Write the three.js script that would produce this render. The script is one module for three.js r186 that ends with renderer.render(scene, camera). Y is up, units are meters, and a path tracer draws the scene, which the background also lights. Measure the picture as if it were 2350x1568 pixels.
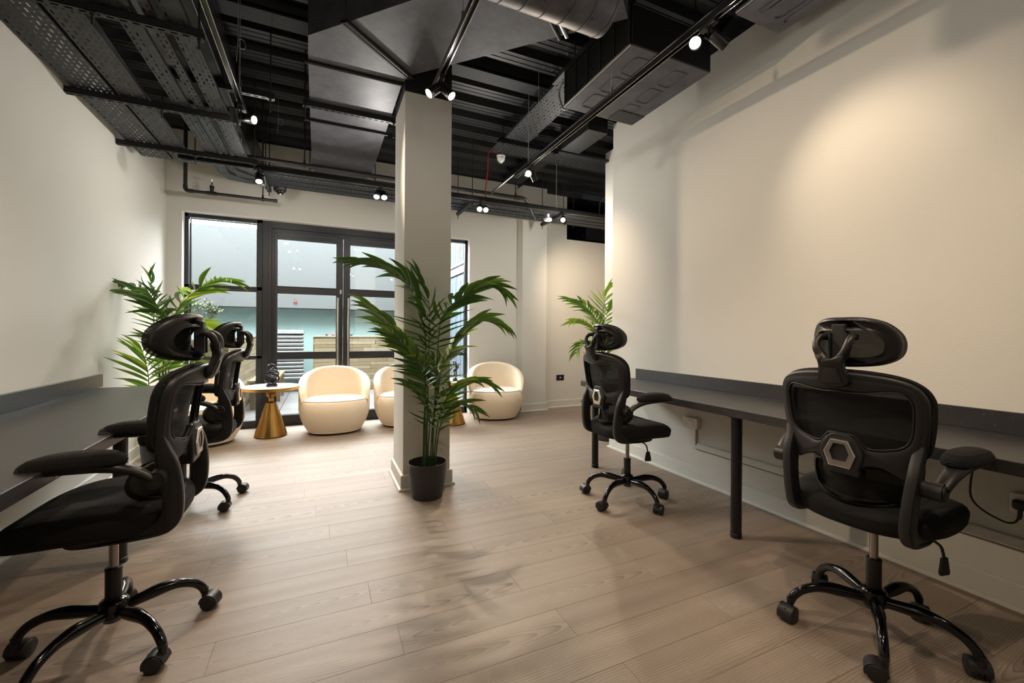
import * as THREE from 'three';
import { mergeGeometries, toCreasedNormals } from 'three/addons/utils/BufferGeometryUtils.js';
import { RoundedBoxGeometry } from 'three/addons/geometries/RoundedBoxGeometry.js';
import { ImprovedNoise } from 'three/addons/math/ImprovedNoise.js';

// ---------------------------------------------------------------- camera, sky, exposure
const scene = new THREE.Scene();
const camera = new THREE.PerspectiveCamera(2 * Math.atan(784 / 968) * 180 / Math.PI, 2350 / 1568, 0.05, 200);
camera.position.set(0, 1.22, 0);
camera.rotation.order = 'YXZ';
camera.rotation.set(0, -Math.atan(435 / 968), 0.0062);
camera.setViewOffset(2350, 1568, 0, 19.3, 2350, 1568);
camera.updateProjectionMatrix();
const renderer = new THREE.WebGLRenderer({ antialias: true });
renderer.toneMapping = THREE.LinearToneMapping;
renderer.toneMappingExposure = 1.05;
renderer.shadowMap.enabled = true;
renderer.shadowMap.type = THREE.PCFSoftShadowMap;
const SKY = 30;                                   // overcast sky
scene.background = new THREE.Color(1.0, 1.0, 1.0).multiplyScalar(SKY);
const SPOT = 5.6, SPILL = 1.0, WARM = new THREE.Color(1.0, 0.77, 0.55), SPILLED = new THREE.Color(1.0, 0.95, 0.88);   // candela of a spot head, its colour

// ---------------------------------------------------------------- helpers
const V = (x, y, z) => new THREE.Vector3(x, y, z);
let seed = 12345;
const rnd = () => { seed = (seed * 1664525 + 1013904223) >>> 0; return seed / 4294967296; };
const rr = (a, b) => a + (b - a) * rnd();
const perlin = new ImprovedNoise();
const noise = (x, y, z = 0) => perlin.noise(x, y, z);
const taken = {};
function numbered(name) {
  const n = taken[name] = (taken[name] ?? -1) + 1;
  return n ? name + '_' + String(n).padStart(3, '0') : name;
}
function tag(o, label, category, group, kind) {
  if (label) o.userData.label = label;
  if (category) o.userData.category = category;
  if (group) o.userData.group = group;
  if (kind) o.userData.kind = kind;
  return o;
}
function mesh(name, geo, mat, parent, pos) {
  if (Array.isArray(geo)) geo = join(geo);
  const m = new THREE.Mesh(geo, mat);
  m.name = parent ? name : numbered(name);
  m.castShadow = m.receiveShadow = true;
  if (pos) m.position.set(...pos);
  (parent ?? scene).add(m);
  return m;
}
function thing(name, label, category, pos = [0, 0, 0], turn = 0, group) {
  const g = new THREE.Group(); g.name = numbered(name);
  g.position.set(...pos); g.rotation.y = turn; scene.add(g);
  return tag(g, label, category, group);
}
function struct(name, geo, mat) { const m = mesh(name, geo, mat); m.userData.kind = 'structure'; return m; }
function copyOf(o, label, pos, turn = 0) {
  const c = o.clone(); c.name = numbered(o.name.replace(/_\d\d\d$/, '')); scene.add(c);
  c.position.set(...pos); c.rotation.set(0, turn, 0); c.userData = { ...o.userData, label };
  return c;
}
function join(list) {
  const flat = list.map((g) => {
    let h = g.index ? g.toNonIndexed() : g.clone();
    for (const k of Object.keys(h.attributes)) if (!['position', 'normal', 'uv'].includes(k)) h.deleteAttribute(k);
    if (!h.attributes.normal) h.computeVertexNormals();
    if (!h.attributes.uv) h.setAttribute('uv', new THREE.BufferAttribute(new Float32Array(h.attributes.position.count * 2), 2));
    return h;
  });
  return flat.length === 1 ? flat[0] : mergeGeometries(flat);
}
// box given by its least and greatest corner, optionally rounded
function box(x0, y0, z0, x1, y1, z1, r = 0) {
  const w = x1 - x0, h = y1 - y0, d = z1 - z0;
  const g = r ? new RoundedBoxGeometry(w, h, d, 2, Math.min(r, w / 2.01, h / 2.01, d / 2.01)) : new THREE.BoxGeometry(w, h, d);
  return g.translate((x0 + x1) / 2, (y0 + y1) / 2, (z0 + z1) / 2);
}
const cyl = (r0, r1, h, x, y, z, n = 24) => new THREE.CylinderGeometry(r1, r0, h, n).translate(x, y + h / 2, z);
const rod = (a, b, r, n = 8) => {
  const d = b.clone().sub(a), g = new THREE.CylinderGeometry(r, r, d.length(), n);
  return g.applyQuaternion(new THREE.Quaternion().setFromUnitVectors(V(0, 1, 0), d.clone().normalize())).translate((a.x + b.x) / 2, (a.y + b.y) / 2, (a.z + b.z) / 2);
};
const lathe = (pts, n = 48) => new THREE.LatheGeometry(pts.map(([x, y]) => new THREE.Vector2(x, y)), n);
// world-sized uv on the axis planes
function boxUV(g, s = 1, swap = false) {
  g = g.index ? g.toNonIndexed() : g;
  const p = g.attributes.position, n = g.attributes.normal, uv = new Float32Array(p.count * 2);
  for (let i = 0; i < p.count; i++) {
    const a = [Math.abs(n.getX(i)), Math.abs(n.getY(i)), Math.abs(n.getZ(i))], k = a.indexOf(Math.max(...a));
    const u = k === 0 ? [p.getZ(i), p.getY(i)] : k === 1 ? [p.getX(i), p.getZ(i)] : [p.getX(i), p.getY(i)];
    uv[i * 2] = u[swap ? 1 : 0] * s; uv[i * 2 + 1] = u[swap ? 0 : 1] * s;
  }
  g.setAttribute('uv', new THREE.BufferAttribute(uv, 2));
  return g;
}
// a prism over eight corners: bottom four (counter-clockwise seen from above), then top four
function hexa(b, t) {
  const q = [...b, ...t].map((p) => V(...p)), F = [[0, 1, 2, 3], [7, 6, 5, 4], [4, 5, 1, 0], [5, 6, 2, 1], [6, 7, 3, 2], [7, 4, 0, 3]], pos = [];
  for (const [a, b2, c, d] of F) for (const k of [a, c, b2, a, d, c]) pos.push(q[k].x, q[k].y, q[k].z);
  const g = new THREE.BufferGeometry();
  g.setAttribute('position', new THREE.Float32BufferAttribute(pos, 3)); g.computeVertexNormals();
  return boxUV(g);
}
// a profile of (out, up) pairs run from a to b; out is to the side "n"; the ends are mitred by ka, kb
function run(profile, a, b, n, ka = 0, kb = 0) {
  const t = b.clone().sub(a).normalize(), pos = [], put = (p) => pos.push(p.x, p.y, p.z), m = profile.length;
  const A = profile.map(([o, u]) => a.clone().addScaledVector(n, o).addScaledVector(t, -o * ka).add(V(0, u, 0)));
  const B = profile.map(([o, u]) => b.clone().addScaledVector(n, o).addScaledVector(t, o * kb).add(V(0, u, 0)));
  for (let i = 0; i < m; i++) { const j = (i + 1) % m; [A[i], B[i], B[j], A[i], B[j], A[j]].forEach(put); }
  const tri = THREE.ShapeUtils.triangulateShape(profile.map(([x, y]) => new THREE.Vector2(x, y)), []);
  for (const [i, j, k] of tri) { [A[i], A[k], A[j]].forEach(put); [B[i], B[j], B[k]].forEach(put); }
  const g = new THREE.BufferGeometry(); g.setAttribute('position', new THREE.Float32BufferAttribute(pos, 3)); g.computeVertexNormals();
  return g;
}
const curve = (pts, closed = false) => new THREE.CatmullRomCurve3(pts.map((p) => (p.isVector3 ? p : V(...p))), closed, 'catmullrom', 0.5);
// swept tube with a radius that may vary along it and be flattened (ry/rx)
function sweep(pts, r, n = 24, k = 10, flat = 1, caps = true) {
  const c = pts instanceof THREE.Curve ? pts : curve(pts), fr = c.computeFrenetFrames(n, false), P = c.getSpacedPoints(n), pos = [], nor = [], uv = [], idx = [];
  let N = null;
  for (let i = 0; i <= n; i++) {
    const T = fr.tangents[i]; let U = V(0, 1, 0).addScaledVector(T, -T.y);
    if (U.length() < 0.15) U = N ? N.clone().addScaledVector(T, -N.dot(T)) : V(1, 0, 0).addScaledVector(T, -T.x);
    U.normalize(); N = U; const S = T.clone().cross(U), R = typeof r === 'function' ? r(i / n) : r;
    for (let j = 0; j <= k; j++) {
      const a = j / k * Math.PI * 2, q = U.clone().multiplyScalar(Math.cos(a) * R * flat).addScaledVector(S, Math.sin(a) * R);
      pos.push(P[i].x + q.x, P[i].y + q.y, P[i].z + q.z); const m = U.clone().multiplyScalar(Math.cos(a) / flat).addScaledVector(S, Math.sin(a)).normalize(); nor.push(m.x, m.y, m.z); uv.push(i / n, j / k);
      if (i < n && j < k) { const A = i * (k + 1) + j, B = A + k + 1; idx.push(A, A + 1, B, B, A + 1, B + 1); }
    }
  }
  if (caps) for (const e of [0, n]) {
    const c0 = pos.length / 3, s = e ? 1 : -1, T = fr.tangents[e]; pos.push(P[e].x, P[e].y, P[e].z); nor.push(T.x * s, T.y * s, T.z * s); uv.push(0, 0);
    for (let j = 0; j <= k; j++) { const o = (e * (k + 1) + j) * 3; pos.push(pos[o], pos[o + 1], pos[o + 2]); nor.push(T.x * s, T.y * s, T.z * s); uv.push(0, 0); if (j < k) e ? idx.push(c0, c0 + 1 + j, c0 + 2 + j) : idx.push(c0, c0 + 2 + j, c0 + 1 + j); }
  }
  const g = new THREE.BufferGeometry(); g.setAttribute('position', new THREE.Float32BufferAttribute(pos, 3)); g.setAttribute('normal', new THREE.Float32BufferAttribute(nor, 3)); g.setAttribute('uv', new THREE.Float32BufferAttribute(uv, 2)); g.setIndex(idx);
  return g;
}
// grid of points f(i/nu, j/nv) as a smooth surface
function grid(f, nu, nv) {
  const pos = [], uv = [], idx = [];
  for (let i = 0; i <= nu; i++) for (let j = 0; j <= nv; j++) {
    const p = f(i / nu, j / nv); pos.push(...p); uv.push(i / nu, j / nv);
    if (i < nu && j < nv) { const a = i * (nv + 1) + j, b = a + nv + 1; idx.push(a, b, a + 1, b, b + 1, a + 1); }
  }
  const g = new THREE.BufferGeometry(); g.setAttribute('position', new THREE.Float32BufferAttribute(pos, 3)); g.setAttribute('uv', new THREE.Float32BufferAttribute(uv, 2)); g.setIndex(idx); g.computeVertexNormals();
  return g;
}
// smooth closed outline through 2D points
const outline = (pts, n = 80) => { const c = curve(pts.map(([x, y]) => V(x, y, 0)), true); return c.getPoints(n).slice(0, n).map((p) => new THREE.Vector2(p.x, p.y)); };
const mirror = (half) => [...half, ...half.slice().reverse().filter(([x]) => Math.abs(x) > 1e-6).map(([x, y]) => [-x, y])];
function plate(pts, holes, depth, bevel) {
  const s = new THREE.Shape(pts); for (const h of holes) s.holes.push(new THREE.Path(h));
  const g = new THREE.ExtrudeGeometry(s, { depth: depth - 2 * bevel, bevelEnabled: bevel > 0, bevelThickness: bevel, bevelSize: bevel, bevelOffset: -bevel, bevelSegments: 2, curveSegments: 6 });
  return g.translate(0, 0, bevel - depth / 2);
}
function bend(g, f, crease = 0.7) {
  const p = g.attributes.position;
  for (let i = 0; i < p.count; i++) p.setZ(i, p.getZ(i) + f(p.getX(i), p.getY(i)));
  g.computeVertexNormals();
  return crease ? toCreasedNormals(g, crease) : g;
}

// ---------------------------------------------------------------- textures and materials
function texture(w, h, f, srgb = true) {
  const d = new Uint8Array(w * h * 4);
  for (let y = 0; y < h; y++) for (let x = 0; x < w; x++) { const c = f(x, y), o = (y * w + x) * 4; d[o] = c[0]; d[o + 1] = c[1]; d[o + 2] = c[2]; d[o + 3] = 255; }
  const t = new THREE.DataTexture(d, w, h, THREE.RGBAFormat);
  t.wrapS = t.wrapT = THREE.RepeatWrapping; t.magFilter = THREE.LinearFilter; t.minFilter = THREE.LinearMipmapLinearFilter; t.generateMipmaps = true;
  if (srgb) t.colorSpace = THREE.SRGBColorSpace;
  t.needsUpdate = true; return t;
}
const std = (color, roughness = 0.6, o = {}) => new THREE.MeshStandardMaterial({ color, roughness, ...o });
const phys = (color, roughness = 0.6, o = {}) => new THREE.MeshPhysicalMaterial({ color, roughness, ...o });

// limewashed oak boards: eight of them stacked in one picture, 1.245 x 0.18 m each
const BOARDS = 8;
const woodValue = new Float32Array(2048 * 2048);
{
  const H = 2048 / BOARDS;
  for (let b = 0; b < BOARDS; b++) {
    const cathedral = b % 2 === 0, vc = 0.3 + 0.4 * ((b * 37) % 10) / 10, uc = 0.2 + 0.6 * ((b * 53) % 10) / 10, s = b * 17.3;
    for (let y = 0; y < H; y++) for (let x = 0; x < 2048; x++) {
      const u = x / 2048 * 1.245, v = y / H * 0.18;
      const warp = 0.010 * noise(u * 2.6, v * 9 + s, 1.5) + 0.0035 * noise(u * 11, v * 40 + s, 4.2);
      let q;
      if (cathedral) { const du = (u - uc * 1.245) * 0.085, dv = v - vc * 0.18 + warp; q = Math.sqrt(dv * dv + du * du) * 130 + noise(u * 2, s) * 1.2; }
      else q = (v + warp * 1.3) * 95 + 1.5 * noise(u * 0.9, s + 3, v * 8);
      const f = q - Math.floor(q), ring = Math.pow(f, 2.6);
      const mask = 0.35 + 0.65 * Math.max(0, Math.min(1, 0.5 + 1.5 * noise(u * 1.4 + s, v * 14, 7)));
      const fine = noise(u * 26, v * 900, s) * 0.5 + noise(u * 70, v * 1900, s + 9) * 0.4;
      const broad = noise(u * 1.1, v * 22, s + 20);
      woodValue[(b * H + y) * 2048 + x] = 0.64 - 0.5 * ring * mask + 0.17 * fine + 0.10 * broad;
    }
  }
}
const woodMap = texture(2048, 2048, (x, y) => { const t = Math.max(0, Math.min(1, woodValue[y * 2048 + x])); return [104 + 72 * t, 90 + 73 * t, 77 + 73 * t]; });
const woodBump = texture(1024, 1024, (x, y) => { const t = 255 * Math.max(0, Math.min(1, woodValue[y * 2 * 2048 + x * 2])); return [t, t, t]; }, false);
// black laminate with pale mineral flecks, one metre square
const laminateMap = (() => {
  const N = 1024, a = new Float32Array(N * N);
  for (let y = 0; y < N; y++) for (let x = 0; x < N; x++) a[y * N + x] = 0.05 * noise(x / 90, y / 90, 2) + 0.035 * noise(x / 14, y / 14, 5);
  for (let i = 0; i < 900; i++) {
    let x = rnd() * N, y = rnd() * N, t = rnd() * 6.3; const L = rnd() < 0.12 ? rr(14, 60) : rr(1.5, 8), s = rnd() < 0.3 ? rr(0.5, 1.0) : rr(0.1, 0.35);
    for (let k = 0; k < L; k++) { t += rr(-0.35, 0.35); x += Math.cos(t); y += Math.sin(t); const X = ((x | 0) + N) % N, Y = ((y | 0) + N) % N, w = s * (1 - k / L * 0.6); a[Y * N + X] = Math.max(a[Y * N + X], w); if (rnd() < 0.4) a[Y * N + (X + 1) % N] = Math.max(a[Y * N + (X + 1) % N], w * 0.7); }
  }
  return texture(N, N, (x, y) => { const v = a[y * N + x], t = Math.max(0, v); return [40 + 24 * v + 170 * t, 39 + 24 * v + 168 * t, 41 + 24 * v + 160 * t]; });
})();
// fine roller texture for painted plaster
const plasterBump = texture(512, 512, (x, y) => { const t = 128 + 60 * noise(x / 3.1, y / 3.1, 1) + 50 * noise(x / 9, y / 9, 3); return [t, t, t]; }, false);
plasterBump.repeat.set(1.6, 1.6);
const dustMap = texture(512, 512, (x, y) => { const t = 0.5 + 0.5 * noise(x / 64, y / 64, 8) + 0.35 * noise(x / 22, y / 22, 3) + 0.15 * noise(x / 5, y / 5, 6); const k = Math.max(0, Math.min(1, t)); return [66 + 24 * k, 66 + 24 * k, 72 + 25 * k]; });
const ribBump = texture(64, 64, (x, y) => { const t = 128 + 120 * Math.sin(y / 64 * Math.PI * 16); return [t, t, t]; }, false);
const weaveBump = texture(128, 128, (x, y) => { const t = 128 + 60 * (Math.sin(x / 128 * Math.PI * 32) * Math.sin(y / 128 * Math.PI * 32)) + 60 * noise(x / 2, y / 2, 1); return [t, t, t]; }, false);
const timberMap = texture(512, 128, (x, y) => { const t = 0.55 + 0.3 * noise(x / 60, y / 5, 2) + 0.2 * noise(x / 14, y / 2.2, 4); const k = Math.max(0, Math.min(1, t)); return [170 + 60 * k, 155 + 62 * k, 120 + 66 * k]; });
const brushMap = texture(256, 256, (x, y) => { const t = 128 + 50 * noise(x / 1.2, y / 90, 4) + 40 * noise(x / 0.6, y / 40, 1); return [t, t, t]; }, false);

const M = {
  wall: std(0xd0cec6, 0.85, { bumpMap: plasterBump, bumpScale: 0.0006 }),
  trim: std(0xcfcdc4, 0.55),
  reveal: std(0xe6e6e2, 0.6),
  joint: std(0x5a4c40, 0.9),
  boards: [0xffffff, 0xfaf8f5, 0xfffcf8, 0xf6f3f0].map((c) => std(c, 0.47, { map: woodMap, bumpMap: woodBump, bumpScale: 0.0004 })),
  deck: std(0x17181c, 0.5), beam: std(0x2b2d33, 0.55, { bumpMap: plasterBump, bumpScale: 0.003 }),
  black: std(0x141415, 0.5), blackGloss: std(0x101011, 0.28), duct: std(0xffffff, 0.48, { map: dustMap, metalness: 0.15 }),
  tray: std(0x27292d, 0.5, { metalness: 0.2, side: THREE.DoubleSide }), strut: std(0x111112, 0.5), galv: std(0xa9abae, 0.4, { metalness: 0.9 }), rod: std(0x0d0d0e, 0.55),
  rail: std(0x1c1c1e, 0.3, { metalness: 0.4 }), railLine: std(0xb8b4ac, 0.25, { metalness: 0.9 }),
  head: std(0x120f0d, 0.4), lens: new THREE.MeshStandardMaterial({ color: 0x000000, emissive: new THREE.Color(1, 0.86, 0.66), emissiveIntensity: 14, roughness: 0.5 }),
  frame: std(0x17191d, 0.42), glass: phys(0xfbfdfd, 0.0, { transmission: 1, thickness: 0, ior: 1.45 }),
  steel: std(0xb9b4ac, 0.32, { metalness: 1 }), laminate: phys(0xffffff, 0.36, { map: laminateMap, ior: 1.62 }), leg: std(0x0f0f10, 0.36),
  plastic: std(0x171615, 0.42), plasticGrey: std(0x202021, 0.45), gloss: std(0x070708, 0.14), fabric: std(0x0c0b0b, 0.95, { bumpMap: weaveBump, bumpScale: 0.0006 }),
  mesh: std(0x080808, 0.9, { transparent: true, opacity: 0.955, bumpMap: ribBump, bumpScale: 0.001, side: THREE.DoubleSide }), padRib: std(0x100f0f, 0.9, { bumpMap: ribBump, bumpScale: 0.003 }),
  chrome: std(0xf2f2f2, 0.2, { metalness: 1 }), satin: std(0xa39d97, 0.3, { metalness: 1 }),
  leather: phys(0xf3e3ca, 0.42, { clearcoat: 0.15, clearcoatRoughness: 0.4 }), seatLeather: phys(0xf0e8da, 0.4, { clearcoat: 0.15, clearcoatRoughness: 0.35 }), piping: std(0xe6d9c4, 0.45),
  brass: std(0xb58d4f, 0.27, { metalness: 1, bumpMap: brushMap, bumpScale: 0.0002 }), brassEdge: std(0xc49a58, 0.3, { metalness: 1 }), stone: std(0xd5d3d2, 0.4),
  pot: std(0x2e2d30, 0.55), soil: std(0x15120f, 0.95), sculpture: std(0x0b0b0d, 0.12), socket: std(0xece6e2, 0.35), socketBlack: std(0x0b0b0b, 0.3), red: std(0xb01a20, 0.4), white: std(0xeeeeea, 0.45),
  paver: std(0x4f5050, 0.75), outerWall: std(0x424647, 0.9), outerShade: std(0x829c9b, 0.9), slat: std(0x707475, 0.5), clad: std(0x4a655c, 0.6), door: std(0x4f5c68, 0.6),
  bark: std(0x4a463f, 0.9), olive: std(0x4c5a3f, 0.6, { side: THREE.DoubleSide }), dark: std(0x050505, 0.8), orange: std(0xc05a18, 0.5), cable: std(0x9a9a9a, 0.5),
  leaves: [[0x5a8432, 0x4e782c], [0x7da83c, 0x6c9834], [0xa6c648, 0xb8d052]].map((p) => p.map((c) => phys(c, 0.33, { side: THREE.DoubleSide, transmission: 0.3, thickness: 0, clearcoat: 0.25, clearcoatRoughness: 0.3 }))),
  stem: std(0x2c4a1c, 0.5), rachis: std(0x3f4a22, 0.5),
};
// ---------------------------------------------------------------- the room
const WL = (z) => -1.555 + 0.0345 * (z + 3.1);     // the left wall runs a little askew
const XR = 2.845, ZB = -6.10, ZE = -3.70, ZF = 3.0, TOP = 3.6;
struct('wall_left', hexa([[WL(ZF) - 0.25, 0, ZF], [WL(ZF), 0, ZF], [WL(-6.35), 0, -6.35], [WL(-6.35) - 0.25, 0, -6.35]], [[WL(ZF) - 0.25, TOP, ZF], [WL(ZF), TOP, ZF], [WL(-6.35), TOP, -6.35], [WL(-6.35) - 0.25, TOP, -6.35]]), M.wall);
struct('wall_right', boxUV(box(XR, 0, ZE, 3.3, 3.47, ZF)), M.wall);
struct('wall_right_return', boxUV(box(3.3, 0, -4.45, 5.85, 3.53, ZE + 0.4)), M.wall);
struct('trim_1', box(XR + 0.004, 3.47, ZE + 0.004, 5.85, 3.66, ZF), M.black);
struct('wall_front', boxUV(box(-2.2, 0, ZF, 5.85, TOP, ZF + 0.25)), M.wall);
struct('wall_back', [boxUV(box(-1.95, 0, -6.35, -1.513, 3.58, ZB)), boxUV(box(2.032, 0, -6.35, 2.9, 3.58, ZB)), boxUV(box(-1.513, 2.641, -6.35, 2.032, 3.58, ZB))], M.wall);
struct('pillar_back', boxUV(box(2.83, 0, -6.12, 3.255, 3.525, -5.91)), M.wall);
struct('wall_far', [boxUV(box(3.2, 0, -6.3, 3.712, 3.51, -6.05)), boxUV(box(3.712, 0, -6.3, 5.85, 2.79, -6.05))], M.wall);
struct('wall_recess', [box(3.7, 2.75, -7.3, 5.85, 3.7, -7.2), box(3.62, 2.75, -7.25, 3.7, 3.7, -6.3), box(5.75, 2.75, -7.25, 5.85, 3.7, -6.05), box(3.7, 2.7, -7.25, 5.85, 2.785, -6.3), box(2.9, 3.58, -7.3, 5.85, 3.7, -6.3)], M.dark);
struct('wall_alcove', boxUV(box(5.6, 0, -6.3, 5.85, 3.55, -4.4)), M.wall);
// reveal lining of the glazed opening
struct('trim_2', [box(-1.515, 0, -6.2, -1.507, 2.641, ZB + 0.002), box(2.026, 0, -6.2, 2.034, 2.641, ZB + 0.002), box(-1.515, 2.635, -6.2, 2.034, 2.643, ZB + 0.002)], M.reveal);

// floor: oak boards laid in rows, each row shifted, over a dark bed
{
  const floor = struct('floor', [box(-2.2, -0.2, -6.45, 5.85, -0.011, ZF + 0.25)], M.joint);
  const L = 1.245, W = 0.182, G = 0.0003, C = 0.0006;
  const boards = [];
  for (let b = 0; b < BOARDS; b++) for (let flip = 0; flip < 2; flip++) {
    const pos = [], uv = [], x0 = -L / 2 + G, x1 = L / 2 - G, z0 = -W / 2 + G, z1 = W / 2 - G;
    const o = [[x0, -C, z0], [x1, -C, z0], [x1, -C, z1], [x0, -C, z1]], t = [[x0 + C, 0, z0 + C], [x1 - C, 0, z0 + C], [x1 - C, 0, z1 - C], [x0 + C, 0, z1 - C]], d = o.map((p) => [p[0], -0.011, p[2]]);
    const quad = (a, b2, c, e) => { for (const p of [a, c, b2, a, e, c]) { pos.push(...p); let u = (p[0] + L / 2) / L, v = (p[2] + W / 2) / W; if (flip) { u = 1 - u; v = 1 - v; } uv.push(0.003 + u * 0.994, (b + 0.02 + v * 0.96) / BOARDS); } };
    quad(...t); for (let i = 0; i < 4; i++) { const j = (i + 1) % 4; quad(o[i], o[j], t[j], t[i]); quad(d[i], d[j], o[j], o[i]); }
    const g = new THREE.BufferGeometry(); g.setAttribute('position', new THREE.Float32BufferAttribute(pos, 3)); g.setAttribute('uv', new THREE.Float32BufferAttribute(uv, 2)); g.computeVertexNormals();
    boards.push(g);
  }
  for (let i = -16; i < 17; i++) {
    const zc = -3.258 + W * i + W / 2, joint = i % 2 === 0 ? -0.036 + 0.0408 * i : 0.60 + 0.0385 * i, right = zc > ZE + 0.1 ? 2.9 : 5.6;
    for (let k = -6; k < 7; k++) {
      const x = joint + (k + 0.5) * L;
      if (x + L / 2 < WL(zc) - 0.02 || x - L / 2 > right) continue;
      const s = Math.floor(rnd() * 16), m = mesh('plank', boards[s], M.boards[Math.floor(rnd() * 4)], floor, [x, 0, zc]);
      m.castShadow = false;
    }
  }
  mesh('bed', [boxUV(box(-2, -0.012, -3.258 + W * 17, 3.3, -0.0005, ZF), 0.8)], M.boards[1], floor);
}

// ceiling: black profiled steel deck, ribs along x
{
  const pr = [];
  const z0 = -3.935 - 8 * 0.3 - 0.15, n = 32;
  pr.push([z0, 3.8]);
  for (let i = 0; i < n; i++) {
    const c = z0 + 0.15 + i * 0.3, f = 0.072, g = 0.006;
    pr.push([c - 0.15, 3.665], [c - f - 0.02, 3.665], [c - f, TOP]);
    for (const q of [-0.03, 0.03]) pr.push([c + q - g, TOP], [c + q - g * 0.5, TOP + 0.008], [c + q + g * 0.5, TOP + 0.008], [c + q + g, TOP]);
    pr.push([c + f, TOP], [c + f + 0.02, 3.665]);
  }
  pr.push([z0 + n * 0.3, 3.665], [z0 + n * 0.3, 3.8]);
  struct('ceiling', run(pr, V(-2.2, 0, 0), V(5.85, 0, 0), V(0, 0, 1)), M.deck);
  struct('beam_1', [box(-1.9, 3.545, -3.69, 5.6, 3.56, -3.53), box(-1.9, 3.56, -3.62, 5.6, 3.7, -3.605)], M.beam);
  struct('beam_2', [box(-1.9, 3.545, -0.69, 5.6, 3.56, -0.53), box(-1.9, 3.56, -0.62, 5.6, 3.7, -0.605)], M.beam);
  struct('ceiling_edge', [box(-1.95, 3.58, -6.35, 3.2, 3.68, -6.08), box(3.2, 3.5, -6.3, 5.6, 3.68, -6.03), box(2.83, 3.52, -6.1, 3.26, 3.68, -5.9)], M.deck);
}

// the pillar in the middle of the room
const CX0 = 0.572, CX1 = 0.944, CZ0 = -3.78, CZ1 = -3.315;
{
  const p = struct('pillar', boxUV(new RoundedBoxGeometry(CX1 - CX0, 3.09, CZ1 - CZ0, 2, 0.004).translate((CX0 + CX1) / 2, 1.545, (CZ0 + CZ1) / 2)), M.wall);
  mesh('pillar_head', box(CX0 + 0.001, 3.09, CZ0 + 0.001, CX1 - 0.001, 3.66, CZ1 - 0.001), M.black, p);
}
// skirting boards with a quadrant bead at the floor
const SKIRT = [[0, 0], [0.036, 0], [0.0355, 0.006], [0.034, 0.011], [0.031, 0.0155], [0.0265, 0.0185], [0.021, 0.02], [0.018, 0.02], [0.018, 0.108], [0.0165, 0.1145], [0.012, 0.118], [0, 0.119]];
const skirt = (name, segs) => struct(name, segs.map(([a, b, n, ka = 0, kb = 0]) => run(SKIRT, V(a[0], 0, a[1]), V(b[0], 0, b[1]), V(n[0], 0, n[1]), ka, kb)), M.trim);
const wn = V(1, 0, -0.0345).normalize();
skirt('baseboard_left', [[[WL(ZF), ZF], [WL(ZB), ZB], [wn.x, wn.z], 0, -1]]);
skirt('baseboard_back', [[[WL(ZB), ZB], [-1.513, ZB], [0, 1], -1, 0], [[2.032, ZB], [2.83, ZB], [0, 1], 0, -1], [[2.83, ZB], [2.83, -5.91], [-1, 0], -1, 1], [[2.83, -5.91], [3.255, -5.91], [0, 1], 1, 1], [[3.255, -5.91], [3.255, -6.05], [1, 0], 1, -1], [[3.255, -6.05], [5.6, -6.05], [0, 1], -1, -1]]);
skirt('baseboard_right', [[[XR, ZF], [XR, ZE], [-1, 0], 0, 1], [[XR, ZE], [3.3, ZE], [0, -1], 1, -1], [[3.3, ZE], [3.3, -4.45], [-1, 0], -1, 1], [[3.3, -4.45], [5.6, -4.45], [0, -1], 1, -1]]);
skirt('baseboard_pillar', [[[CX0, CZ1], [CX1, CZ1], [0, 1], 1, 1], [[CX1, CZ1], [CX1, CZ0], [1, 0], 1, 1], [[CX1, CZ0], [CX0, CZ0], [0, -1], 1, 1], [[CX0, CZ0], [CX0, CZ1], [-1, 0], 1, 1]]);

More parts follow.
